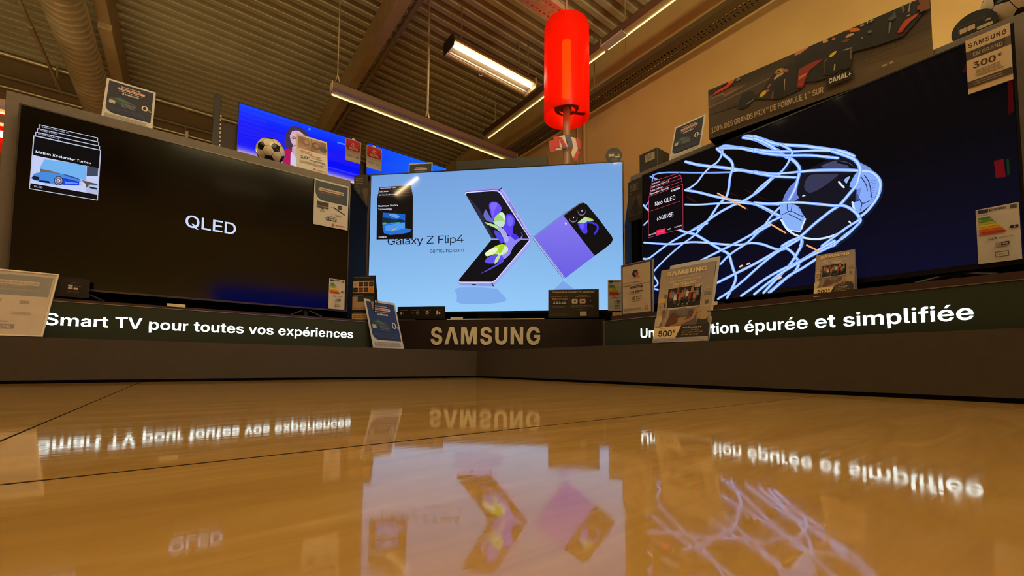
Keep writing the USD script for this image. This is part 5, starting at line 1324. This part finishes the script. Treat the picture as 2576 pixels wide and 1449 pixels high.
for pts, c in (
    ([(145, 640), (215, 555), (400, 450), (430, 390), (540, 350), (520, 400), (420, 500), (240, 590)], (206, 50, 22)), ([(420, 400), (540, 350), (520, 400), (450, 430)], (222, 110, 30)), ([(560, 370), (600, 310), (660, 330), (600, 380)], (130, 120, 110)), ([(200, 520), (330, 440), (430, 380), (400, 430), (250, 520)], (24, 20, 18)),
    ([(600, 850), (620, 720), (680, 600), (820, 545), (860, 560), (850, 740), (760, 830), (680, 860)], (20, 16, 14)), ([(750, 770), (870, 690), (880, 700), (770, 775)], (150, 140, 124)),
    ([(850, 660), (1000, 560), (1180, 300), (1260, 220), (1500, 60), (1700, 60), (1640, 400), (1700, 520), (1300, 700), (1190, 690), (900, 700)], (30, 22, 20)),
    ([(965, 665), (1000, 590), (1060, 540), (1110, 540), (1080, 600), (1020, 650)], (226, 196, 30)), ([(1080, 545), (1140, 510), (1130, 560), (1090, 580)], (196, 100, 30)), ([(1250, 250), (1260, 200), (1340, 160), (1400, 160), (1390, 210), (1300, 250)], (206, 170, 70)), ([(1270, 240), (1290, 200), (1340, 190), (1330, 230)], (22, 16, 16)),
    ([(1370, 170), (1450, 170), (1490, 200), (1450, 220), (1380, 220)], (206, 84, 34)), ([(1220, 340), (1280, 270), (1390, 220), (1390, 260), (1290, 320), (1240, 360)], (196, 160, 128)), ([(1110, 490), (1150, 430), (1180, 440), (1130, 500)], (170, 96, 80)),
    ([(1210, 660), (1200, 500), (1260, 400), (1420, 350), (1410, 540), (1380, 640), (1260, 690)], (14, 11, 11)), ([(1400, 350), (1422, 345), (1412, 540), (1402, 545)], (170, 150, 140)), ([(1175, 690), (1200, 560), (1225, 560), (1215, 690)], (120, 60, 44)),
    ([(1630, 490), (1650, 260), (1780, 130), (1900, 50), (2100, 10), (2000, 120), (1850, 230), (1800, 330), (1740, 480), (1680, 505)], (130, 34, 24)), ([(1650, 330), (1800, 260), (1790, 300), (1640, 400)], (190, 96, 40)), ([(1640, 440), (1700, 400), (1760, 400), (1720, 490), (1650, 500)], (176, 44, 30)), ([(1800, 110), (1900, 60), (1950, 60), (1840, 130)], (196, 110, 64))):
    clipped(e1(pts), c)
for pts, c in (
    ([(0, 760), (300, 580), (800, 360), (1500, 20), (2050, -200), (2060, 60), (1880, 300), (1650, 560), (1300, 690), (880, 800), (860, 1020), (640, 1150), (300, 1250), (150, 1250), (0, 1000)], (24, 18, 17)),
    ([(0, 720), (150, 660), (280, 640), (200, 740), (80, 830), (0, 860)], (206, 132, 92)), ([(430, 560), (520, 510), (650, 480), (620, 530), (470, 570)], (176, 116, 84)), ([(420, 620), (480, 600), (510, 630), (480, 660), (430, 670)], (206, 166, 120)), ([(560, 600), (610, 580), (620, 610), (570, 630)], (206, 112, 70)),
    ([(880, 400), (980, 340), (1100, 240), (1200, 180), (1420, 110), (1380, 170), (1180, 250), (1050, 330), (960, 390)], (150, 84, 74)), ([(770, 520), (800, 470), (880, 440), (960, 440), (1000, 470), (930, 495), (830, 500)], (216, 120, 36)), ([(775, 515), (800, 480), (845, 470), (840, 500)], (20, 16, 16)),
    ([(760, 580), (820, 530), (900, 510), (890, 545), (790, 590)], (210, 160, 110)), ([(700, 650), (780, 610), (850, 600), (790, 650)], (120, 72, 50)),
    ([(510, 890), (540, 840), (600, 795), (640, 785), (620, 830), (560, 880)], (222, 200, 40)), ([(45, 1300), (60, 1070), (200, 990), (330, 930), (430, 920), (320, 1010), (220, 1090), (180, 1180), (120, 1320), (50, 1340)], (150, 44, 26)), ([(60, 1180), (180, 1120), (170, 1160), (55, 1230)], (206, 120, 60)), ([(60, 1280), (150, 1240), (120, 1310), (55, 1330)], (176, 40, 32)),
    ([(440, 1150), (440, 950), (620, 880), (650, 930), (660, 1100), (560, 1160)], (14, 11, 11)), ([(660, 800), (850, 740), (870, 900), (850, 1040), (680, 1080)], (15, 12, 12)), ([(735, 775), (870, 730), (875, 742), (740, 788)], (170, 156, 130)), ([(590, 1080), (600, 990), (620, 985), (612, 1085)], (186, 170, 110)), ([(845, 760), (865, 750), (862, 910), (845, 920)], (120, 96, 90)), ([(440, 950), (500, 905), (505, 912), (450, 960), (452, 1130), (440, 1135)], (150, 96, 84)),
    ([(1560, 510), (1600, 430), (1680, 320), (1880, 210), (1840, 280), (1760, 340), (1680, 430), (1630, 500)], (196, 72, 34)), ([(1600, 470), (1680, 430), (1630, 505), (1560, 520)], (196, 36, 30)), ([(1420, 530), (1430, 360), (1470, 345), (1440, 530)], (120, 116, 112)), ([(1400, 320), (1480, 250), (1520, 180), (1540, 280), (1470, 340)], (66, 84, 86)), ([(1600, 30), (1640, 10), (1670, 180), (1640, 230)], (104, 96, 92)), ([(1720, 200), (1740, 60), (1820, 0), (1760, 80), (1740, 200)], (150, 140, 128)), ([(1690, 260), (1760, 235), (1750, 250), (1700, 275)], (176, 160, 150)),
    ([(1090, 380), (1095, 340), (1115, 335), (1110, 380)], (226, 180, 90)), ([(1130, 350), (1200, 310), (1210, 320), (1140, 362)], (190, 176, 150)), ([(990, 400), (1050, 385), (1050, 410), (1000, 430)], (150, 138, 126)), ([(1110, 490), (1160, 475), (1170, 500), (1140, 530), (1110, 515)], (110, 116, 92)), ([(1000, 600), (1030, 580), (1040, 600), (1010, 620)], (140, 130, 120)), ([(1870, 0), (2050, -60), (2060, 150), (1900, 210), (1900, 120)], (120, 80, 50)), ([(1850, 120), (1990, 30), (1930, 150), (1860, 180)], (150, 56, 34)),
    ([(1320, 1010), (1400, 985), (1400, 1015), (1325, 1038)], (166, 150, 100)), ([(1440, 965), (1490, 945), (1490, 975), (1445, 995)], (190, 160, 110))):
    clipped(e2(pts), c)
p = FP.px([(1792, 337), (2072, 221), (1792, 324)])
cap = .043 * H_ / .30 if False else (p[2, 1] - p[0, 1])
pc.text('100% DES GRANDS PRIX™ DE FORMULE 1™ SUR', p[0, 0], p[0, 1], cap, (196, 172, 136), w=p[1, 0] - p[0, 0], wt=700, size=64)
q = FP.px([(2080, 220), (2147, 188), (2082, 200)])
pc.rect(q[0, 0], q[0, 1] - .004, q[1, 0], q[2, 1], (22, 14, 14)); pc.text('CANAL+', q[0, 0] + .008, q[0, 1] + .006, (q[2, 1] - q[0, 1]) * .62, (240, 214, 168), w=q[1, 0] - q[0, 0] - .014, wt=850, size=64)
p = FP.px([(1790, 253), (1822, 240), (1790, 247)])
pc.text('Formula', p[0, 0], p[0, 1], p[2, 1] - p[0, 1], (150, 138, 118), w=p[1, 0] - p[0, 0], wt=600)
pc.build('printed_face', 'print', t)

# round black shelf discs
def disc(fr, cpx, edge_px, label):
    c, e = fr.px([cpx, edge_px])
    r = np.linalg.norm(c - e)
    t = thing('round_sign', label, 'sign', tuple(fr.to3([(c[0], c[1] - r)])[0]))
    obj('disc', fext(fr, Point(*c).buffer(r, quad_segs=14), -.006, 0), 'black_plastic', t)
    f2 = Frame(fr.to3([c])[0], fr.ex)
    pc = Pic(f2, r, r)
    pc.shape(sbox(-.68, -.42, .5, .4).difference(sbox(-.65, -.39, .47, .37)), (84, 78, 74)); pc.rect(-.62, -.12, -.32, .2, (200, 178, 150), .04); pc.rect(-.28, -.12, .05, .2, (200, 178, 150), .04); pc.rect(.12, -.3, .78, -.1, (196, 184, 120), .05); pc.rect(.5, .05, .72, .16, (170, 160, 156), .04)
    pc.lines(-.4, -.75, .5, -.5, 2, (132, 116, 112)); pc.build('printed_face', 'print', t)
    obj('stem', fbox(f2, -r * .3, r * .3, -r * 1.25, -r * .9, -.006, -.001), 'black_plastic', t)
disc(FC.moved(-.06), (1544, 391), (1524, 388), 'small round black sign above the middle screen')
disc(FBR.moved(-.02), (2450, 68), (2394, 84), 'large round black sign by the upper right football')

# dark box above the corner set and the small box on the right board
f2 = FC.moved(-.14)
q = f2.px([(1147.5, 405), (1378, 392), (1147, 430), (1378, 420)])
t = thing('long_box', 'long dark box lying behind the top of the middle screen', 'box', tuple(f2.to3([(q[0, 0], q[2, 1])])[0]))
obj('carton', fbox(f2, q[0, 0], q[1, 0], z_f + .961, (q[0, 1] + q[1, 1]) / 2, -.12, 0, .004), 'dark_grey', t)
f2 = FBR.moved(-.03)
q = f2.px([(1607.8, 391), (1653.5, 369)])
z1 = (q[0, 1] + q[1, 1]) / 2
t = thing('small_box', 'small dark box with a pale label on the right board', 'box', tuple(f2.to3([(q[0, 0], zbr)])[0]))
obj('carton', fbox(f2, q[0, 0], q[1, 0], zbr + .001, z1, -.12, 0, .003), 'dark_grey', t)
fq = Frame(f2.to3([(q[0, 0], zbr)])[0], f2.ex)
pc = Pic(fq, q[1, 0] - q[0, 0], z1 - zbr)
pc.rect(.35, .5, .86, .86, (176, 166, 146), .02); pc.lines(.4, .6, .7, .82, 3, (110, 100, 84)); pc.rect(.33, .44, .62, .485, (28, 26, 24)); pc.build('label', 'print', t)

# ------------------------------------------------------------------ red lamp column with tricolour ribbons
lx, ly, lr = 3.17, 3.18, .244
z0, z1 = 2.775, 3.807
lamp = thing('red_lamp', 'glowing red cylinder lamp hanging above the middle screen', 'lamp', (lx, ly, z0))
n = 48
a = np.linspace(0, 2 * np.pi, n, endpoint=False)
def lathe(prof, cx=lx, cy=ly, seg=48):
    V = np.vstack([[(cx + r * math.cos(t_), cy + r * math.sin(t_), z) for t_ in np.linspace(0, 2 * np.pi, seg, endpoint=False)] for r, z in prof])
    F = []
    for i in range(len(prof) - 1):
        for k in range(seg):
            p, q = i * seg + k, i * seg + (k + 1) % seg
            F += [(p, q, q + seg), (p, q + seg, p + seg)]
    return trimesh.Trimesh(V, F, process=False)
obj('shade', lathe([(lr - .006, z0), (lr, z0 + .004), (lr, z1 - .03), (lr - .008, z1 - .008), (lr - .03, z1), (lr - .034, z1 - .006), (lr - .012, z1 - .03), (lr - .006, z0)]), 'red_shade', lamp, smooth=50)
obj('light_core', rod((lx - .02, ly - .02, z0 + .22), (lx - .02, ly - .02, z1 - .2), .048, 16), 'lamp_core', lamp, smooth=60)
fz = Frame((lx, ly, z0 + .1), (1, 0, 0), (0, 1, 0))
g = Point(0, 0).buffer(.13).difference(Point(0.03, 0.02).buffer(.085)).union(LineString([(-.23, .06), (.02, .05), (.23, -.05)]).buffer(.022)).union(Point(0, 0).buffer(.055))
obj('bracket', fext(fz, g.intersection(Point(0, 0).buffer(lr - .008)), 0, .01), 'lamp_bracket', lamp)
pole = thing('lamp_pole', 'clear plastic pole running down from the red lamp', 'pole', (lx, ly, 0))
obj('pole', tube([(lx, ly, .02), (lx, ly, z0 + .1)], .040, 20), 'clear_tube', pole, smooth=50)
obj('base', rod((lx, ly, 0), (lx, ly, .02), .2, 24), 'dark_grey', pole)
FZ = Frame((lx, ly, 0), (right[0], right[1], 0))
FZ = FZ.moved(.045)
t = thing('tricolour_ribbon', 'blue, white and red paper ribbons tied around the lamp pole', 'ribbon', tuple(FZ.to3([(0, 2.5)])[0]))
er = lambda pts: crop(pts, 7.245, 1340, 220)
def strip(pts, m, nm, n0):
    q = FZ.px(er(pts))
    g = Polygon(q)
    mm = fext(FZ, g if g.is_valid else g.buffer(0), n0, n0 + .002)
    obj(nm, mm, m, t)
strip([(285, 985), (380, 965), (375, 905), (480, 890), (492, 1100), (415, 1105), (418, 1165), (320, 1185)], 'flag_red', 'red_ribbon', .004)
strip([(480, 890), (590, 870), (650, 1095), (490, 1100)], 'flag_white', 'white_ribbon', .0)
strip([(480, 915), (525, 915), (625, 1095), (545, 1085)], 'flag_red', 'red_ribbon', .008)
strip([(590, 875), (690, 880), (735, 1090), (650, 1100)], 'flag_blue', 'blue_ribbon', .012)
strip([(690, 905), (780, 930), (825, 1110), (740, 1330), (700, 1200), (735, 1095)], 'flag_white', 'white_ribbon', .006)
strip([(780, 930), (850, 950), (888, 1130), (820, 1110)], 'flag_red', 'red_ribbon', .010)
strip([(815, 1145), (860, 1195), (785, 1360), (735, 1310)], 'flag_red', 'red_ribbon', .014)
strip([(528, 1095), (610, 1090), (610, 1120), (532, 1132)], 'flag_blue', 'blue_ribbon', .016)
strip([(610, 1105), (665, 1095), (632, 1165)], 'flag_blue', 'blue_ribbon', .018)
strip([(415, 1105), (535, 1098), (530, 1140), (420, 1140)], 'flag_white', 'white_ribbon', -.004)
# perforated tray that carries the lamp
Y0, Y1, TZ = 3.2, 3.41, 4.0
tr = thing('overhead_tray', 'pale perforated tray above the red lamp', 'cable tray', (3, 3.3, TZ))
r3 = random.Random(11)
holes = []
for i in range(40):
    for j in range(4):
        x_, y_ = 1.0 + .058 * i + (j % 2) * .02, Y0 + .028 + .043 * j
        w_, h_ = r3.choice(((.036, .024), (.014, .030), (.040, .014), (.024, .024)))
        holes.append(sbox(x_, y_, x_ + w_, y_ + h_))
obj('tray_bottom', fext(Frame((0, 0, TZ), (1, 0, 0), (0, 1, 0)), sbox(.9, Y0, 3.3, Y1).difference(shapely.union_all(holes)), -.001, .001), 'lamp_tinted_tray', tr)
obj('tray_side', box((.9, Y0 - .003, TZ), (3.3, Y0, TZ + .06)), 'lamp_tinted_tray', tr)
obj('tray_side', box((.9, Y1, TZ), (3.3, Y1 + .003, TZ + .06)), 'lamp_tinted_tray', tr)
obj('hanger', cat(rod((3.28, 3.3, TZ), (3.28, 3.3, CZ + .02), .010), rod((1.4, 3.3, TZ), (1.4, 3.3, CZ + .02), .010)), 'lamp_tinted_tray', tr)
obj('top_bar', cat(box((lx - lr + .012, ly - .015, z1 - .04), (lx + lr - .012, ly + .015, z1 - .03)), rod((lx, ly, z1 - .04), (lx, ly, CZ + .02), .012)), 'lamp_tinted_tray', lamp)

# ------------------------------------------------------------------ things at the left edge
q = at(-12, 330, 1, 6.5)
obj('red_lantern', lathe([(.0, q[2] - .16), (.15, q[2] - .16), (.16, q[2] - .15), (.16, q[2] + .16), (.15, q[2] + .17), (0, q[2] + .17)], q[0] - .02, 6.5, 24), 'red_shade', smooth=40, label='small red lamp peeping in at the left edge', cat='lamp')
q = at(-30, 252, 1, 6.0)
trough('trough_light', 'trough light just entering at the left edge', (q[0] - 1.6, 6.0, q[2] - .05), (q[0] + .12, 6.0, q[2] - .05), (0, -1, 0), cables=((.2, .006),))
